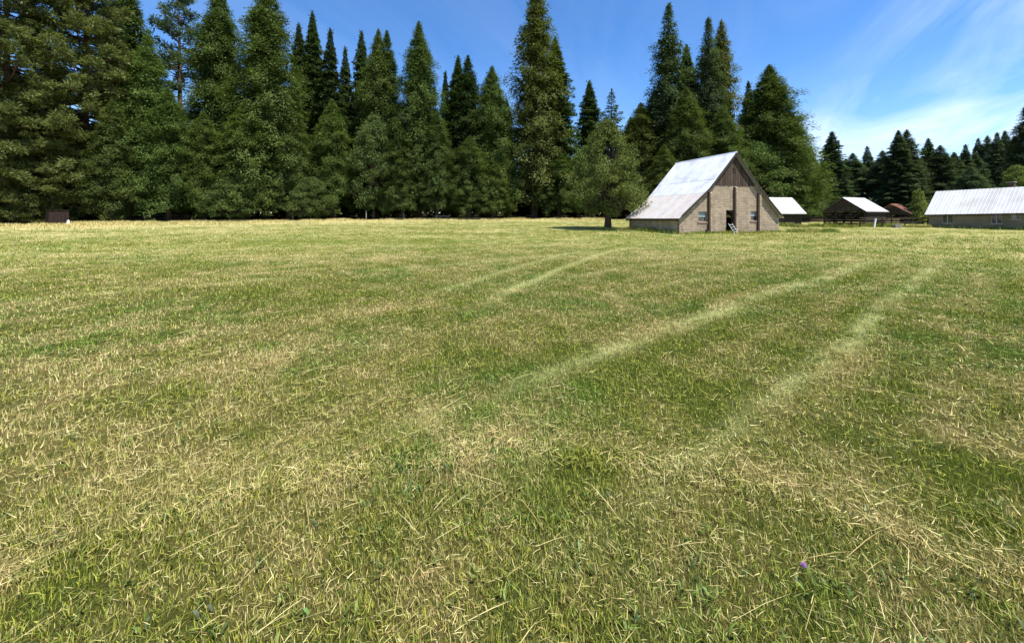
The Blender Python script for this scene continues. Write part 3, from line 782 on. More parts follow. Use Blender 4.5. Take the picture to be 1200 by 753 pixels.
segs = [((-0.30, 1.30), (2.57, 3.515), m_galv_r), ((2.52, 3.48), (3.77, 4.735), m_galv), ((3.72, 4.69), (6.02, 7.10), m_galv),
        ((11.84, 1.34), (9.47, 3.515), m_galv_r), ((9.52, 3.48), (8.27, 4.735), m_galv), ((8.32, 4.69), (6.02, 7.10), m_galv)]
for si, (p, q, mt) in enumerate(segs):
    for k in range(NSH):
        ya = YA + (YB - YA) * k / NSH; yb = YA + (YB - YA) * (k + 1) / NSH
        sheet(p, q, ya, yb, 3, lift=(0.0, 0.012, 0.024)[si % 3] + random.uniform(0, 0.008)).build('roof_sheet', mt, roof)
MB().hexa([(5.90,YA-0.02,7.03),(6.14,YA-0.02,7.03),(6.14,YB+0.02,7.03),(5.90,YB+0.02,7.03),(6.0,YA-0.02,7.18),(6.04,YA-0.02,7.18),(6.04,YB+0.02,7.18),(6.0,YB+0.02,7.18)]).build('ridge_cap', m_galv, roof)
for a, b in zip(PROF[:-1], PROF[1:]):                     # dark rake boards and rafters under the sheets
    MB().beam((a[0], YA - 0.025, a[1] + 0.07), (b[0], YA - 0.025, b[1] + 0.07), 0.04, 0.17).build('rake_board', m_dark_board, roof)
    for y in (0.13, 1.8, 3.4, 5.0, 6.6):
        MB().beam((a[0], y, a[1] + 0.0), (b[0], y, b[1] + 0.0), 0.06, 0.12).build('rafter', m_dark_board, roof)
MB().box(-0.26, -0.20, YA + 0.1, YB - 0.05, 1.12, 1.24).build('eave_board', m_dark_board, roof)

# the bits leaning at the barn front
def barn_pt(x, y, z=0.0):
    v = Matrix.Rotation(BA, 3, 'Z') @ Vector((x, y, 0))
    X, Y = BX + v.x, BY + v.y
    return Vector((X, Y, gz1(X, Y) + z))
ld = empty('step_ladder', barn_pt(5.62, -0.34), BA)
tag(ld, 'small white wooden ladder leaning at the barn doorway', 'ladder')
for x in (-0.22, 0.22): MB().beam((x, -0.25, 0.0), (x - 0.22, 0.18, 0.86), 0.07, 0.04).build('rail', m_ladder, ld)
for k in range(4):
    t = 0.16 + k * 0.24
    MB().beam((-0.22 - 0.22*t, -0.25 + 0.43*t, 0.86*t), (0.22 - 0.22*t, -0.25 + 0.43*t, 0.86*t), 0.045, 0.04).build('rung', m_ladder, ld)
sp_ = barn_pt(0.55, -0.35)
o = MB().tube([(0.28, 0, -0.02), (0.0, 0.1, 0.45), (-0.25, 0.27, 0.9)], [0.025, 0.024, 0.02], 6).build('pole', m_grey_frame); o.location = sp_; o.rotation_euler[2] = BA
tag(o, 'thin pale pole leaning against the left corner of the barn front', 'pole')
o = MB().box(-0.09, 0.09, -0.08, 0.08, -0.1, 0.30).box(-0.06, 0.06, -0.05, 0.05, 0.30, 0.36).build('stump_post', m_dark_board); o.location = barn_pt(2.75, -0.2); o.rotation_euler[2] = BA
tag(o, 'short dark stump post at the foot of the left barn pilaster', 'post')

# ------------------------------------------------------------------ sheds
def roof_sheets(parent, p, q, ya, yb, n, mat, ribs=3, lift=0.0):
    for k in range(n):
        sheet(p, q, ya + (yb-ya)*k/n, ya + (yb-ya)*(k+1)/n, ribs, lift + random.uniform(0, 0.006)).build('roof_sheet', mat, parent)
def plank_wall(parent, a, b, z0, z1, n, mat, t=0.03):
    a, b = Vector(a), Vector(b)
    for k in range(n):
        p = a.lerp(b, k / n + 0.006); q = a.lerp(b, (k + 1) / n - 0.006)
        d = (b - a).normalized(); nn = Vector((-d.y, d.x, 0)) * (t / 2); off = nn * random.uniform(-0.5, 0.5)
        zt = z1 - random.uniform(0, 0.04)
        MB().hexa([(*(p-nn+off).xy, z0), (*(q-nn+off).xy, z0), (*(q+nn+off).xy, z0), (*(p+nn+off).xy, z0),
                   (*(p-nn+off).xy, zt), (*(q-nn+off).xy, zt), (*(q+nn+off).xy, zt), (*(p+nn+off).xy, zt)]).build('plank', mat, parent)
# white roofed shed right behind the barn: slope faces the camera, ridge along local x
e = on_ground(909, 54)
sh = empty('plank_shed', e, math.radians(6))
tag(sh, 'low dark plank shed with white metal roof right behind the barn', 'shed')
W, Dp, zE, zR = 4.1, 4.2, 1.85, 3.85
plank_wall(sh, (0.05, 0, 0), (W - 0.15, 0, 0), -0.3, zE - 0.02, 14, m_dark_board)
plank_wall(sh, (W - 0.15, 0.02, 0), (W - 0.15, Dp, 0), -0.3, zE - 0.02, 12, m_dark_board)
plank_wall(sh, (0.05, Dp, 0), (W - 0.15, Dp, 0), -0.3, zE - 0.02, 8, m_dark_board)
plank_wall(sh, (0.05, 0.02, 0), (0.05, Dp, 0), -0.3, zE - 0.02, 8, m_dark_board)
rf = empty('roof', (0, 0, 0), math.radians(90), sh)    # sheet runs along its own x: turn so that x is depth
def shed_roof(rf, W, Dp, zE, zR, mat, n, over=0.4, back=None, side=0.3):
    # rf local x = depth, local -y = width
    roof_sheets(rf, (-over, zE - over*(zR-zE)/(Dp/2)), (Dp/2, zR), -W - side, side, n, mat)
    roof_sheets(rf, (Dp + over, zE - over*(zR-zE)/(Dp/2)), (Dp/2, zR), -W - side, side, n, back or mat)
    MB().box(-over - 0.02, -over + 0.03, -W - side, side, zE - over*(zR-zE)/(Dp/2) - 0.14, zE - over*(zR-zE)/(Dp/2) - 0.01).build('eave_board', m_dark_board, rf)
shed_roof(rf, W, Dp, zE, zR, m_white_roof, 6)
for x in (0.0, W):
    MB().add([(x-0.02, 0.05, zE), (x-0.02, Dp-0.05, zE), (x-0.02, Dp/2, zR-0.08), (x+0.02, 0.05, zE), (x+0.02, Dp-0.05, zE), (x+0.02, Dp/2, zR-0.08)],
             [(0,1,2),(5,4,3),(0,2,5,3),(2,1,4,5),(1,0,3,4)]).build('gable_end', m_dark_board, sh)

# small gabled hut peeking out behind it
e = on_ground(943.5, 66)
sh = empty('small_hut', e, math.radians(70))
tag(sh, 'tiny hut with pale roof peeking out behind the white roofed shed', 'hut')
plank_wall(sh, (0, -0.7, 0), (0, 0.7, 0), -0.3, 2.5, 6, m_dark_board)
plank_wall(sh, (2, -0.7, 0), (2, 0.7, 0), -0.3, 2.5, 4, m_dark_board)
plank_wall(sh, (0, 0.7, 0), (2, 0.7, 0), -0.3, 2.45, 6, m_dark_board)
plank_wall(sh, (0, -0.7, 0), (2, -0.7, 0), -0.3, 2.45, 6, m_dark_board)
for s in (-1, 1):
    r_ = empty('roof', (0, 0, 0), math.radians(90 if s > 0 else -90), sh)
    roof_sheets(r_, (0.95, 2.42), (0, 3.25), *((-2.2, 0.2) if s > 0 else (-0.2, 2.2)), 3, m_grey_roof if s < 0 else m_white_roof, 2)

# open pole shed: gable end faces left and towards us, sunny slope faces us
A0 = on_ground(1013.3, 50)
ps = empty('pole_shed', A0, BA)                      # local x = ridge direction, local y = into depth
tag(ps, 'open dark timber pole shed with bright white roof slope and leaning posts', 'shed')
PW, PD, pe, pr = 4.2, 4.8, 2.08, 3.85
posts = [(0.0, 0.0), (0.0, 1.5), (0.0, 3.3), (0.0, PD), (PW, 0.0), (PW, PD), (2.1, 0.0), (2.1, PD)]
for k, (x, y) in enumerate(posts):
    zt = pe + (pr - pe) * (1 - abs(y - PD/2) / (PD/2)) - 0.1
    MB().tube([(x, y, -0.4), (x + random.uniform(-0.05, 0.05), y, zt * 0.5), (x, y, zt)], [0.11, 0.10, 0.09], 7).build('post', m_dark_board, ps)
MB().beam((0.0, 0, pe), (0.0, PD, pe), 0.14, 0.18).build('tie_beam', m_dark_board, ps)
MB().beam((PW, 0, pe), (PW, PD, pe), 0.14, 0.18).build('tie_beam', m_dark_board, ps)
for a, b in (((0, 1.5, 0.9), (0, 0.2, pe)), ((0, 3.3, 0.9), (0, PD - 0.2, pe)), ((0.1, 2.6, 0.0), (0.1, 1.6, 1.9)), ((0.1, 4.4, 0.1), (0.1, 3.5, 1.5))):
    MB().beam(a, b, 0.09, 0.11).build('brace', m_dark_board, ps)
for k in range(7):                                   # gable boarding above the tie beam
    z = pe + 0.12 + k * 0.24
    hw = (PD / 2) * (1 - (z + 0.11 - pe) / (pr - pe)) - 0.05
    if hw > 0.15: MB().box(-0.04, -0.01, PD/2 - hw, PD/2 + hw, z, z + 0.20).build('board', m_dark_board, ps)
for k in range(5):                                   # back and far end boarding
    MB().box(0.0, PW, PD + 0.09, PD + 0.12, 0.1 + k * 0.36, 0.40 + k * 0.36).build('board', m_dark_board, ps)
    MB().box(PW + 0.09, PW + 0.12, 0.1, PD, 0.1 + k * 0.36, 0.40 + k * 0.36).build('board', m_dark_board, ps)
for k in range(4): MB().box(0.12, PW - 0.05, -0.13, -0.10, 0.72 + k * 0.34, 1.02 + k * 0.34).build('board', m_dark_board, ps)
rf = empty('roof', (0, 0, 0), math.radians(90), ps)
shed_roof(rf, PW, PD, pe + 0.06, pr, m_white_roof, 6, 0.35, m_grey_roof, 0.25)
for y in (0.8, 2.4, 4.0): MB().beam((-0.1, y, pe + (pr-pe)*(1-abs(y-PD/2)/(PD/2)) - 0.06), (PW + 0.1, y, pe + (pr-pe)*(1-abs(y-PD/2)/(PD/2)) - 0.06), 0.08, 0.1).build('purlin', m_dark_board, ps)

# rusty roofed shed with a lean-to running on to the long building
A1 = on_ground(1066, 56)
rsd = empty('rusty_roof_shed', A1, BA)
tag(rsd, 'small dark timber shed with rusty red roof and low grey lean-to', 'shed')
RW, RD, re_, rr_ = 1.3, 4.2, 1.62, 3.02
for (x, y) in ((0, 0), (0, RD), (RW, 0), (RW, RD), (0, RD/2)):
    MB().tube([(x, y, -0.4), (x, y, re_ + (0.9 if y == RD/2 else 0))], [0.09, 0.08], 7).build('post', m_dark_board, rsd)
for k in range(11):
    z = 0.1 + k * 0.26
    hw = RD/2 if z < re_ - 0.1 else (RD/2) * (1 - (z + 0.2 - re_) / (rr_ - re_)) - 0.05
    if hw < 0.15: continue
    if 0.5 < z < 1.2: MB().box(-0.12, -0.09, RD/2 + 0.4, RD/2 + hw, z, z + 0.22).build('board', m_dark_board, rsd)
    else: MB().box(-0.12, -0.09, RD/2 - hw, RD/2 + hw, z, z + 0.22).build('board', m_dark_board, rsd)
    if z < re_: MB().box(-0.05, RW, RD + 0.09, RD + 0.12, z, z + 0.22).build('board', m_dark_board, rsd)
rf = empty('roof', (0, 0, 0), math.radians(90), rsd)
shed_roof(rf, RW, RD, re_ + 0.05, rr_, m_rust_roof, 3, 0.35, m_rust_roof, 0.2)
lr = MB().hexa([(0.2,-0.35,1.40),(3.8,-0.9,1.22),(3.8,1.4,1.52),(0.2,1.2,1.62),(0.2,-0.35,1.46),(3.8,-0.9,1.28),(3.8,1.4,1.58),(0.2,1.2,1.68)]).build('lean_to_roof', m_grey_roof, rsd)
for k in range(4): MB().beam((0.3, 1.25, 0.25 + k * 0.34), (3.8, 1.45, 0.2 + k * 0.34), 0.03, 0.30).build('board', m_dark_board, rsd)
MB().tube([(3.6, -0.7, -0.4), (3.6, -0.7, 1.25)], [0.08, 0.07], 6).build('post', m_dark_board, rsd)

# long building with white roof
LX, LY = 49.8, 46.0
lb_rot = math.atan2(-0.328, -0.945) + math.pi / 2      # local y runs back along the building
LB = empty('long_building', (LX, LY, gz1(LX, LY) - 0.05), math.atan2(0.328, 0.945))
tag(LB, 'long low drab building with bright white metal roof at the right edge', 'building')
# local x = across (away from camera), local -y = towards the viewer along the wall
LL, LWd, le, lrz = 17.0, 3.9, 1.92, 4.40
lwins = [(-1.15, -2.05, 0.55, 1.62), (-4.95, -5.72, 0.55, 1.72), (-6.35, -6.95, 1.0, 1.70), (-9.6, -10.6, 0.55, 1.65), (-13.0, -14.0, 0.55, 1.65)]
m = MB(); ys = sorted(set([0, -LL] + [w[0] for w in lwins] + [w[1] for w in lwins]))
for a, b in zip(ys[:-1], ys[1:]):
    w = [w for w in lwins if w[1] <= a + 1e-6 and w[0] >= b - 1e-6]
    tt = lambda y: le + 0.012 * -y
    if w:
        m.box(0, 0.22, a, b, -0.8, w[0][2]); lo = w[0][3]
    else: lo = -0.8
    m.hexa([(0,a,lo),(0.22,a,lo),(0.22,b,lo),(0,b,lo),(0,a,tt(a)),(0.22,a,tt(a)),(0.22,b,tt(b)),(0,b,tt(b))])
m.build('front_wall', m_render, LB)
MB().box(LWd - 0.2, LWd, -LL, 0, -0.8, le).build('back_wall', m_render, LB)
for y in (-0.11, -LL + 0.11):
    MB().add([(0.23,y-0.1,-0.8),(LWd-0.21,y-0.1,-0.8),(LWd-0.21,y-0.1,le),(LWd/2,y-0.1,lrz-0.15),(0.23,y-0.1,le),
              (0.23,y+0.1,-0.8),(LWd-0.21,y+0.1,-0.8),(LWd-0.21,y+0.1,le),(LWd/2,y+0.1,lrz-0.15),(0.23,y+0.1,le)],
             [(0,1,2,3,4),(9,8,7,6,5),(0,5,6,1),(1,6,7,2),(2,7,8,3),(3,8,9,4),(4,9,5,0)]).build('gable_wall', m_render, LB)
for i, (ya, yb, z0, z1) in enumerate(lwins):
    y0, y1 = yb, ya; f = 0.05; ym = (y0 + y1) / 2
    w = MB().box(0.06, 0.10, y0, y1, z0, z0+f).box(0.06, 0.10, y0, y1, z1-f, z1).box(0.06, 0.10, y0, y0+f, z0+f, z1-f).box(0.06, 0.10, y1-f, y1, z0+f, z1-f).build('window', m_grey_frame, LB)
    MB().box(0.02, 0.098, ym-0.05, ym+0.05, z0+f, z1-f).build('mullion', m_grey_frame, w)
    MB().box(0.075, 0.08, y0+f, ym-0.05, z0+f, z1-f).build('pane', m_glass, w)
    MB().box(0.075, 0.08, ym+0.05, y1-f, z0+f, z1-f).build('pane', m_glass if i != 2 else m_pale_glass, w)
    MB().box(-0.05, 0.06, y0-0.06, y1+0.06, z0-0.07, z0-0.003).build('sill', m_grey_frame, w)
ho = MB().box(-0.02, -0.003, -7.05, -6.3, 1.71, 1.86).build('hood_board', m_frame, LB)
rf = empty('roof', (0, 0, 0), 0, LB)
n_s = 20
for k in range(n_s):
    ya = -LL - 0.3 + (LL + 0.5) * k / n_s; yb = -LL - 0.3 + (LL + 0.5) * (k + 1) / n_s
    dz = 0.012 * -(ya + yb) / 2
    sheet((-0.42, le - 0.36 + dz), (LWd/2, lrz + dz*0.5), ya, yb, 3, random.uniform(0, 0.006), 0.014).build('roof_sheet', m_white_roof, rf)
    sheet((LWd + 0.35, le - 0.30), (LWd/2, lrz + dz*0.5), ya, yb, 3, random.uniform(0, 0.006), 0.014).build('roof_sheet', m_white_roof, rf)
MB().hexa([(-0.40,-LL-0.3,le-0.30),(-0.37,-LL-0.3,le-0.30),(-0.37,0.2,le-0.52),(-0.40,0.2,le-0.52),(-0.40,-LL-0.3,le-0.18),(-0.37,-LL-0.3,le-0.18),(-0.37,0.2,le-0.40),(-0.40,0.2,le-0.40)]).build('eave_board', m_dark_board, rf)
# chimney
ch = MB().box(2.35, 2.80, -5.75, -5.30, 3.6, 4.98).build('chimney', m_dark_board, rf)
MB().box(2.28, 2.87, -5.82, -5.23, 4.983, 5.05).build('cap', m_grey_frame, ch)

# ------------------------------------------------------------------ fences and odds and ends
def fence(name, pts, label, rails=2, h=1.05, mat=m_dark_board, lean=0.06, lift=0.0, step=2.4):
    """pts: ground points; posts at each, rails between"""
    root = empty(name, pts[0]); tag(root, label, 'fence')
    P = []
    for a, b in zip(pts[:-1], pts[1:]):
        n = max(1, round((b - a).length / step))
        for k in range(n): P.append(a.lerp(b, k / n))
    P.append(pts[-1])
    P = [Vector((p.x, p.y, gz1(p.x, p.y))) - pts[0] for p in P]
    for p in P:
        d = Vector((random.uniform(-lean, lean), random.uniform(-lean, lean), h + random.uniform(0, 0.15)))
        MB().tube([p + Vector((0, 0, -0.3)), p + d], [0.07, 0.06], 6).build('post', mat, root)
    for a, b in zip(P[:-1], P[1:]):
        for r in range(rails):
            z = h * (0.92 - 0.42 * r)
            MB().beam(a + Vector((0, -0.08, z + random.uniform(-0.05, 0.05))), b + Vector((0, -0.08, z + random.uniform(-0.05, 0.05))), 0.05, 0.13).build('rail', mat, root)
    return root
fence('rail_fence', [on_ground(938, 51), on_ground(968, 49.5)], 'dark rail fence between the white roofed shed and the pole shed', 2, 1.15)
fence('rail_fence', [on_ground(1008, 47), on_ground(1087, 46.5)], 'dark rail fence from the pole shed to the long building', 2, 1.15)
fence('rail_fence', [on_ground(118, 55.5), on_ground(226, 60)], 'old rail fence in the shade under the broadleaf trees at left', 2, 0.95)
o = MB().beam((0, 0, -0.2), (0.22, 0, 1.08), 0.15, 0.10).build('white_post', m_frame); o.location = on_ground(1024, 45.5)
tag(o, 'leaning white post in front of the dark fence', 'post')
tr = empty('water_trough', on_ground(1051, 45)); tag(tr, 'dark low trough in the grass before the dark fence', 'trough')
MB().box(-0.42, 0.42, -0.25, -0.21, 0.05, 0.34).box(-0.42, 0.42, 0.21, 0.25, 0.05, 0.34).box(-0.42, -0.38, -0.209, 0.209, 0.05, 0.34).box(0.38, 0.42, -0.209, 0.209, 0.05, 0.34).box(-0.379, 0.379, -0.209, 0.209, 0.05, 0.10).build('basin', m_grey_roof, tr)
for x in (-0.35, 0.35): MB().box(x-0.05, x+0.05, -0.2, 0.2, -0.1, 0.048).build('foot', m_dark_board, tr)
MB().tube([(0.38, 0.3, 0), (0.40, 0.3, 0.55)], [0.03, 0.03], 6).build('tap', m_frame, tr)
for px, Y, hh, lab in ((343, 66, 1.5, 'pale thin fence post below the three close firs'), (429, 69, 1.6, 'pale thin fence post below the maple like tree'), (473, 70, 1.0, 'short grey fence post below the broad pointed cedar')):
    o = MB().tube([(0, 0, -0.3), (0.03, 0, hh * 0.5), (0.0, 0.02, hh)], [0.08, 0.07, 0.06], 6).build('fence_post', m_grey_frame); o.location = on_ground(px, Y - 2.5)
    tag(o, lab, 'post')
bx = empty('rusty_box', on_ground(67, 48.6), math.radians(-32)); tag(bx, 'rusty brown sheet metal box under the pines at left', 'box')
for a, b in (((-1.1, -0.8), (1.1, -0.8)), ((-1.1, 0.8), (1.1, 0.8)), ((-1.1, -0.8), (-1.1, 0.8)), ((1.1, -0.8), (1.1, 0.8))):
    plank_wall(bx, (*a, 0), (*b, 0), -0.3, 1.72, 5, m_rusty)
MB().hexa([(-1.2,-0.95,1.73),(1.2,-0.95,1.73),(1.2,0.95,1.78),(-1.2,0.95,1.78),(-1.2,-0.95,1.78),(1.2,-0.95,1.78),(1.2,0.95,1.83),(-1.2,0.95,1.83)]).build('lid', m_rusty, bx)
o = MB().hexa([(-0.2,-0.03,-0.05),(0.2,-0.03,-0.05),(0.2,0.03,-0.05),(-0.2,0.03,-0.05),(-0.22,0.1,0.5),(-0.02,0.1,0.62),(-0.02,0.16,0.62),(-0.22,0.16,0.5)]).build('scrap_panel', m_frame); o.location = on_ground(79.5, 48.0)
tag(o, 'small pale scrap panel leaning beside the rusty box', 'panel')
bn = empty('timber_bench', on_ground(518, 67.5), 0.1); tag(bn, 'low pale timber bench at the foot of the two equal firs', 'bench')
MB().box(-1.2, 1.2, -0.25, 0.25, 0.50, 0.58).build('seat', m_grey_frame, bn)
for x in (-0.95, 0.95): MB().box(x-0.06, x+0.06, -0.2, 0.2, -0.2, 0.498).build('leg', m_dark_board, bn)

# ------------------------------------------------------------------ grass
def grass():
    rnd = np.random.RandomState(5)
    def scatter(n, r0, r1, p):
        u = rnd.rand(n); k = 2 - p
        r = (r0**k + u * (r1**k - r0**k)) ** (1 / k)
        a = np.radians(rnd.uniform(-66, 66, n))
        return np.sin(a) * r, np.cos(a) * r - 0.55, r
    def clear(X, Y):
        lx, ly = X - BX, Y - BY
        bx_, by_ = lx*math.cos(BA) + ly*math.sin(BA), -lx*math.sin(BA) + ly*math.cos(BA)
        inside = (bx_ > -0.02) & (bx_ < BW + 0.02) & (by_ > -0.02) & (by_ < BD + 0.02)
        lx, ly = X - LX, Y - LY
        bx2, by2 = lx*math.cos(BA) + ly*math.sin(BA), -lx*math.sin(BA) + ly*math.cos(BA)
        inside |= (bx2 > -0.02) & (bx2 < 4) & (by2 > -17) & (by2 < 0.1)
        return ~inside & (Y < treeline(X, Y) - 1)
    XS, YS, HS, WS, TI, LN, ZO, STR = [], [], [], [], [], [], [], []
    def put(X, Y, h, w, lean, z=None, straw=None):
        k = clear(X, Y)
        XS.append(X[k]); YS.append(Y[k]); HS.append(h[k]); WS.append(w[k]); LN.append(lean[k])
        ZO.append((np.zeros(len(X)) if z is None else z)[k]); STR.append((np.zeros(len(X)) if straw is None else straw)[k])
        TI.append(np.full(k.sum(), np.nan))
    def big(r): return np.maximum(r, 2.2) / 2.2
    # upright and leaning blades
    n = 205000; X, Y, r = scatter(n, 0.55, 3.7, 0.9)
    put(X, Y, 0.020 + 0.038 * rnd.rand(n) ** 1.5, 0.0018 + 0.0020 * rnd.rand(n), 0.08 + 0.75 * rnd.rand(n) ** 1.3)
    n = 460000; X, Y, r = scatter(n, 3.0, 46, 1.9)
    cl = fbm(X * 3, Y * 3, 55, 2)
    put(X, Y, (0.022 + 0.045 * rnd.rand(n) ** 1.4) * (0.6 + 0.8 * cl) * np.minimum(big(r) ** 0.12, 1.4), (0.0021 + 0.0024 * rnd.rand(n)) * big(r) ** 0.9, 0.08 + 0.75 * rnd.rand(n) ** 1.3)
    # mown thatch lying about
    n = 30000; X, Y, r = scatter(n, 0.55, 3.7, 0.9)
    put(X, Y, 0.018 + 0.05 * rnd.rand(n) ** 2, 0.0015 + 0.0016 * rnd.rand(n), 3.0 + 6 * rnd.rand(n), 0.01 + 0.045 * rnd.rand(n), np.full(n, 0.22))
    n = 85000; X, Y, r = scatter(n, 3.0, 34, 1.8)
    put(X, Y, (0.03 + 0.07 * rnd.rand(n) ** 2) * big(r) ** 0.2, (0.0018 + 0.0018 * rnd.rand(n)) * big(r) ** 0.8, 3.0 + 6 * rnd.rand(n), 0.01 + 0.05 * rnd.rand(n), np.full(n, 0.22))
    # low leafy weeds
    nt = 1000; tx, ty, tr_ = scatter(nt, 0.6, 9, 1.2); per = 7
    X = np.repeat(tx, per) + rnd.randn(nt * per) * 0.02; Y = np.repeat(ty, per) + rnd.randn(nt * per) * 0.02
    put(X, Y, 0.025 + 0.03 * rnd.rand(nt * per), 0.005 + 0.007 * rnd.rand(nt * per), 0.8 + 1.2 * rnd.rand(nt * per), 0.008 + 0.02 * rnd.rand(nt * per), np.full(nt * per, -0.6))
    # unmown pale grass along the edge of the wood
    n = 70000; u = rnd.uniform(-1.5, 0.42, n); tl = np.interp(u, _tu, _ty); Y = tl - 1.2 - rnd.gamma(1.5, 2.6, n); X = u * Y
    cl = fbm(X * 0.5, Y * 0.5, 91, 3)
    put(X, Y, (0.10 + 0.34 * rnd.rand(n)) * sstep(0.34, 0.62, cl) + 0.05, 0.03 + 0.035 * rnd.rand(n), 0.2 + 0.8 * rnd.rand(n), None, 0.35 + 0.5 * (cl - 0.5))
    # sparse far blades
    n = 48000; X, Y, r = scatter(n, 30, 66, 1.0)
    put(X, Y, 0.04 + 0.09 * rnd.rand(n), 0.03 + 0.03 * rnd.rand(n), 0.3 + 0.9 * rnd.rand(n))
    # greener tufts
    nt = 900; tx, ty, tr_ = scatter(nt, 0.6, 16, 1.3); per = 45
    X = np.repeat(tx, per) + rnd.randn(nt * per) * 0.055 * np.repeat(0.6 + rnd.rand(nt), per); Y = np.repeat(ty, per) + rnd.randn(nt * per) * 0.055
    rr = np.hypot(X, Y)
    put(X, Y, 0.03 + 0.045 * rnd.rand(nt * per), (0.0026 + 0.0022 * rnd.rand(nt * per)) * big(rr) ** 0.6, 0.2 + 0.6 * rnd.rand(nt * per), None, np.full(nt * per, -0.55))
    # long grass left standing along the walls of the barn, sheds and long building
    def fringe(p, q, n, h):
        t = rnd.rand(n); p, q = np.array(p), np.array(q); d = (q - p) / np.linalg.norm(q - p); nn = np.array((d[1], -d[0]))
        o_ = rnd.gamma(1.6, 0.16, n)
        X = p[0] + (q[0]-p[0])*t + nn[0]*o_; Y = p[1] + (q[1]-p[1])*t + nn[1]*o_
        put(X, Y, h * (0.35 + 0.8 * rnd.rand(n)) * (0.35 + 1.2 * fbm(t * 14, t * 0, 71, 3)), 0.014 + 0.018 * rnd.rand(n), 0.15 + 0.4 * rnd.rand(n), None, np.full(n, -0.12))
    w2 = lambda x, y, ox, oy: (ox + x*math.cos(BA) - y*math.sin(BA), oy + x*math.sin(BA) + y*math.cos(BA))
    fringe(w2(0, 0, BX, BY), w2(BW, 0, BX, BY), 5200, 0.26)
    fringe(w2(0, BD, BX, BY), w2(0, 0, BX, BY), 3600, 0.42)
    fringe(w2(BW + 0.5, -0.2, BX, BY), w2(BW + 6, -1.0, BX, BY), 2600, 0.45)
    fringe(w2(0, 0, LX, LY), w2(0, -14, LX, LY), 5200, 0.36)
    for a, b in ((911, 948), (948, 1005), (1005, 1090)):
        pa, pb = on_ground(a, 48.5), on_ground(b, 45.0); fringe((pa.x, pa.y), (pb.x, pb.y), 4200, 0.5)
    pa = on_ground(712, 38.5); fringe((pa.x - 0.9, pa.y - 0.1), (pa.x + 0.9, pa.y - 0.1), 700, 0.3)
    X, Y, h, w, ln = map(np.concatenate, (XS, YS, HS, WS, LN)); zo, st = np.concatenate(ZO), np.concatenate(STR)
    n = len(X)
    # long straw stems, many lying along the mowing rows
    ns = 2600; sx, sy, sr = scatter(ns, 0.7, 17, 1.55)
    dsx = np.clip(dryness(sx, sy), 0, 1); kp = rnd.rand(ns) < 0.18 + 0.9 * dsx; sx, sy, sr = sx[kp], sy[kp], sr[kp]; ns = len(sx)
    az = np.concatenate([rnd.rand(n) * 2 * math.pi, np.where(rnd.rand(ns) < 0.6, math.atan2(0.63, 0.78) + rnd.randn(ns) * 0.35, rnd.rand(ns) * 6.28)])
    X = np.concatenate([X, sx]); Y = np.concatenate([Y, sy])
    h = np.concatenate([h, 0.10 + 0.26 * rnd.rand(ns) ** 1.8]); w = np.concatenate([w, (0.0019 + 0.0014 * rnd.rand(ns)) * big(sr) ** 0.75])
    ln = np.concatenate([ln, 9 + 14 * rnd.rand(ns)]); zo = np.concatenate([zo, 0.03 + 0.05 * rnd.rand(ns)]); st = np.concatenate([st, np.full(ns, 1.3)])
    N = len(X)
    D = dryness(X, Y)
    t = np.clip(D + st + rnd.randn(N) * 0.30, 0, 1)
    ga = lerp((0.062, 0.090, 0.009), (0.430, 0.430, 0.052), rnd.rand(N) ** 1.2)
    lush = sstep(0.48, 0.68, fbm(X * 0.55 + 7, Y * 0.55, 81, 3))[:, None] * 0.75
    ga = ga * (1 - lush) + ga * np.array((0.62, 0.98, 0.95)) * lush
    cool = rnd.rand(N) < 0.10; ga[cool] = ga[cool] * np.array((0.75, 1.0, 1.35))
    ga[st == -0.6] *= np.array((0.42, 0.55, 0.7))          # weed leaves are a deeper green
    sb = lerp((0.42, 0.31, 0.105), (0.74, 0.64, 0.29), rnd.rand(N))
    tt = sstep(0.25, 0.85, t)
    C = ga * (1 - tt[:, None]) + sb * tt[:, None]
    tk = (tracks(X, Y) * (0.45 + 0.7 * rnd.rand(N)))[:, None].clip(0, 1); C = C * (1 - tk) + np.array((0.56, 0.56, 0.23)) * tk
    br = rnd.rand(N) < 0.06; C[br] = C[br] * np.array((0.55, 0.42, 0.40))
    # geometry: direction of growth, bent over
    el = np.arctan2(1.0, ln)
    o_ = np.stack([np.cos(az), np.sin(az), np.zeros(N)], 1)
    d1 = o_ * np.cos(np.minimum(el + 0.35, 1.5))[:, None]; d1[:, 2] = np.sin(np.minimum(el + np.where(ln > 2.5, 0.03, 0.30), 1.5))
    d2 = o_ * np.cos(el - 0.25)[:, None]; d2[:, 2] = np.sin(el - np.where(ln > 2.5, 0.08, 0.30))
    fa = az + math.pi / 2 + rnd.randn(N) * 0.5
    s = np.stack([np.cos(fa), np.sin(fa), rnd.randn(N) * 0.25], 1) * (w / 2)[:, None]
    B = np.stack([X, Y, gz(X, Y) + zo - np.where(zo > 0, 0, 0.006)], 1)
    Mid = B + d1 * (h * 0.55)[:, None]; Tip = Mid + d2 * (h * 0.5)[:, None]
    Tip[:, 2] = np.maximum(Tip[:, 2], B[:, 2] - zo + 0.004)
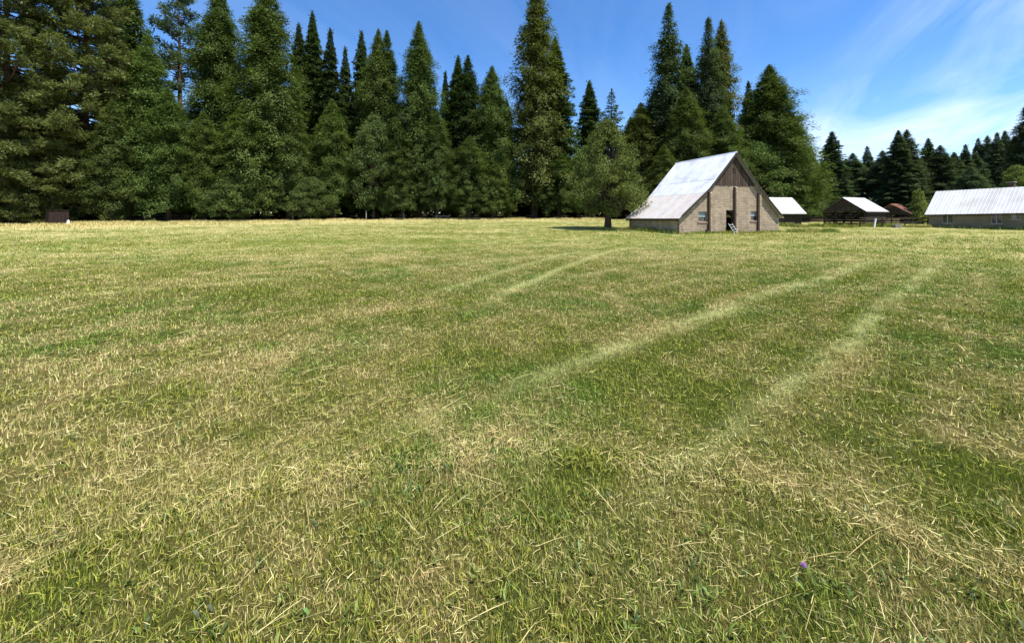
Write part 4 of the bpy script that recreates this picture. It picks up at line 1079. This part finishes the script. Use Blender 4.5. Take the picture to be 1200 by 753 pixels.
    near = np.hypot(X, Y) < 2.7
    Bn, Mn, Tn, Sn = B[near], Mid[near], Tip[near], s[near]
    Vn = np.stack([Bn - Sn*0.8, Bn + Sn*0.8, Mn - Sn, Mn + Sn, Tn], 1).reshape(-1, 3)
    k = np.arange(len(Bn)) * 5
    q = np.stack([k, k+1, k+3, k+2], 1); tri = np.stack([k+2, k+3, k+4], 1)
    Bf, Tf, Sf = B[~near], Tip[~near], s[~near]
    Vf = np.stack([Bf - Sf, Bf + Sf, Tf], 1).reshape(-1, 3)
    k2 = np.arange(len(Bf)) * 3 + len(Vn)
    tri = np.concatenate([tri, np.stack([k2, k2+1, k2+2], 1)])
    V = np.concatenate([Vn, Vf]); Cc = np.concatenate([np.repeat(C[near], 5, 0), np.repeat(C[~near], 3, 0)])
    me = mesh_np('grass', V, quads=q, tris=tri, col=Cc.astype(np.float32))
    o = mesh_obj('grass', me, m_grass)
    tag(o, 'short mown grass and pale straw covering the meadow', 'grass', kind='stuff')
grass()

# a single purple clover head in the right foreground
fy = 1.55 * F / (667 - HY) * 0.985; fx = (942 - CX) / F * fy
fl = empty('clover_flower', (fx, fy, gz1(fx, fy))); fl.scale = (0.75, 0.75, 0.75); tag(fl, 'tiny purple clover flower in the grass at lower right', 'flower')
m_stem = M_plain('stem_green', (0.08, 0.13, 0.03), (0.12, 0.17, 0.05), 0.7, 20)
m_pet = M_plain('purple_petal', (0.36, 0.14, 0.42), (0.48, 0.24, 0.55), 0.7, 40)
MB().tube([(0, 0, 0), (0.004, 0, 0.05), (0.0, 0.004, 0.085)], [0.002, 0.0018, 0.0015], 5).build('stem', m_stem, fl)
m = MB(); rp = random.Random(3)
for k in range(46):
    z = 1 - 1.6 * (k + 0.5) / 46; a = k * 2.4; rr = math.sqrt(max(0, 1 - z*z))
    d = Vector((math.cos(a) * rr, math.sin(a) * rr, z)); b = Vector((0, 0, 0.09)) + d * 0.004
    m.beam(b, b + d * 0.010, 0.0035, 0.0025)
m.build('flower_head', m_pet, fl)
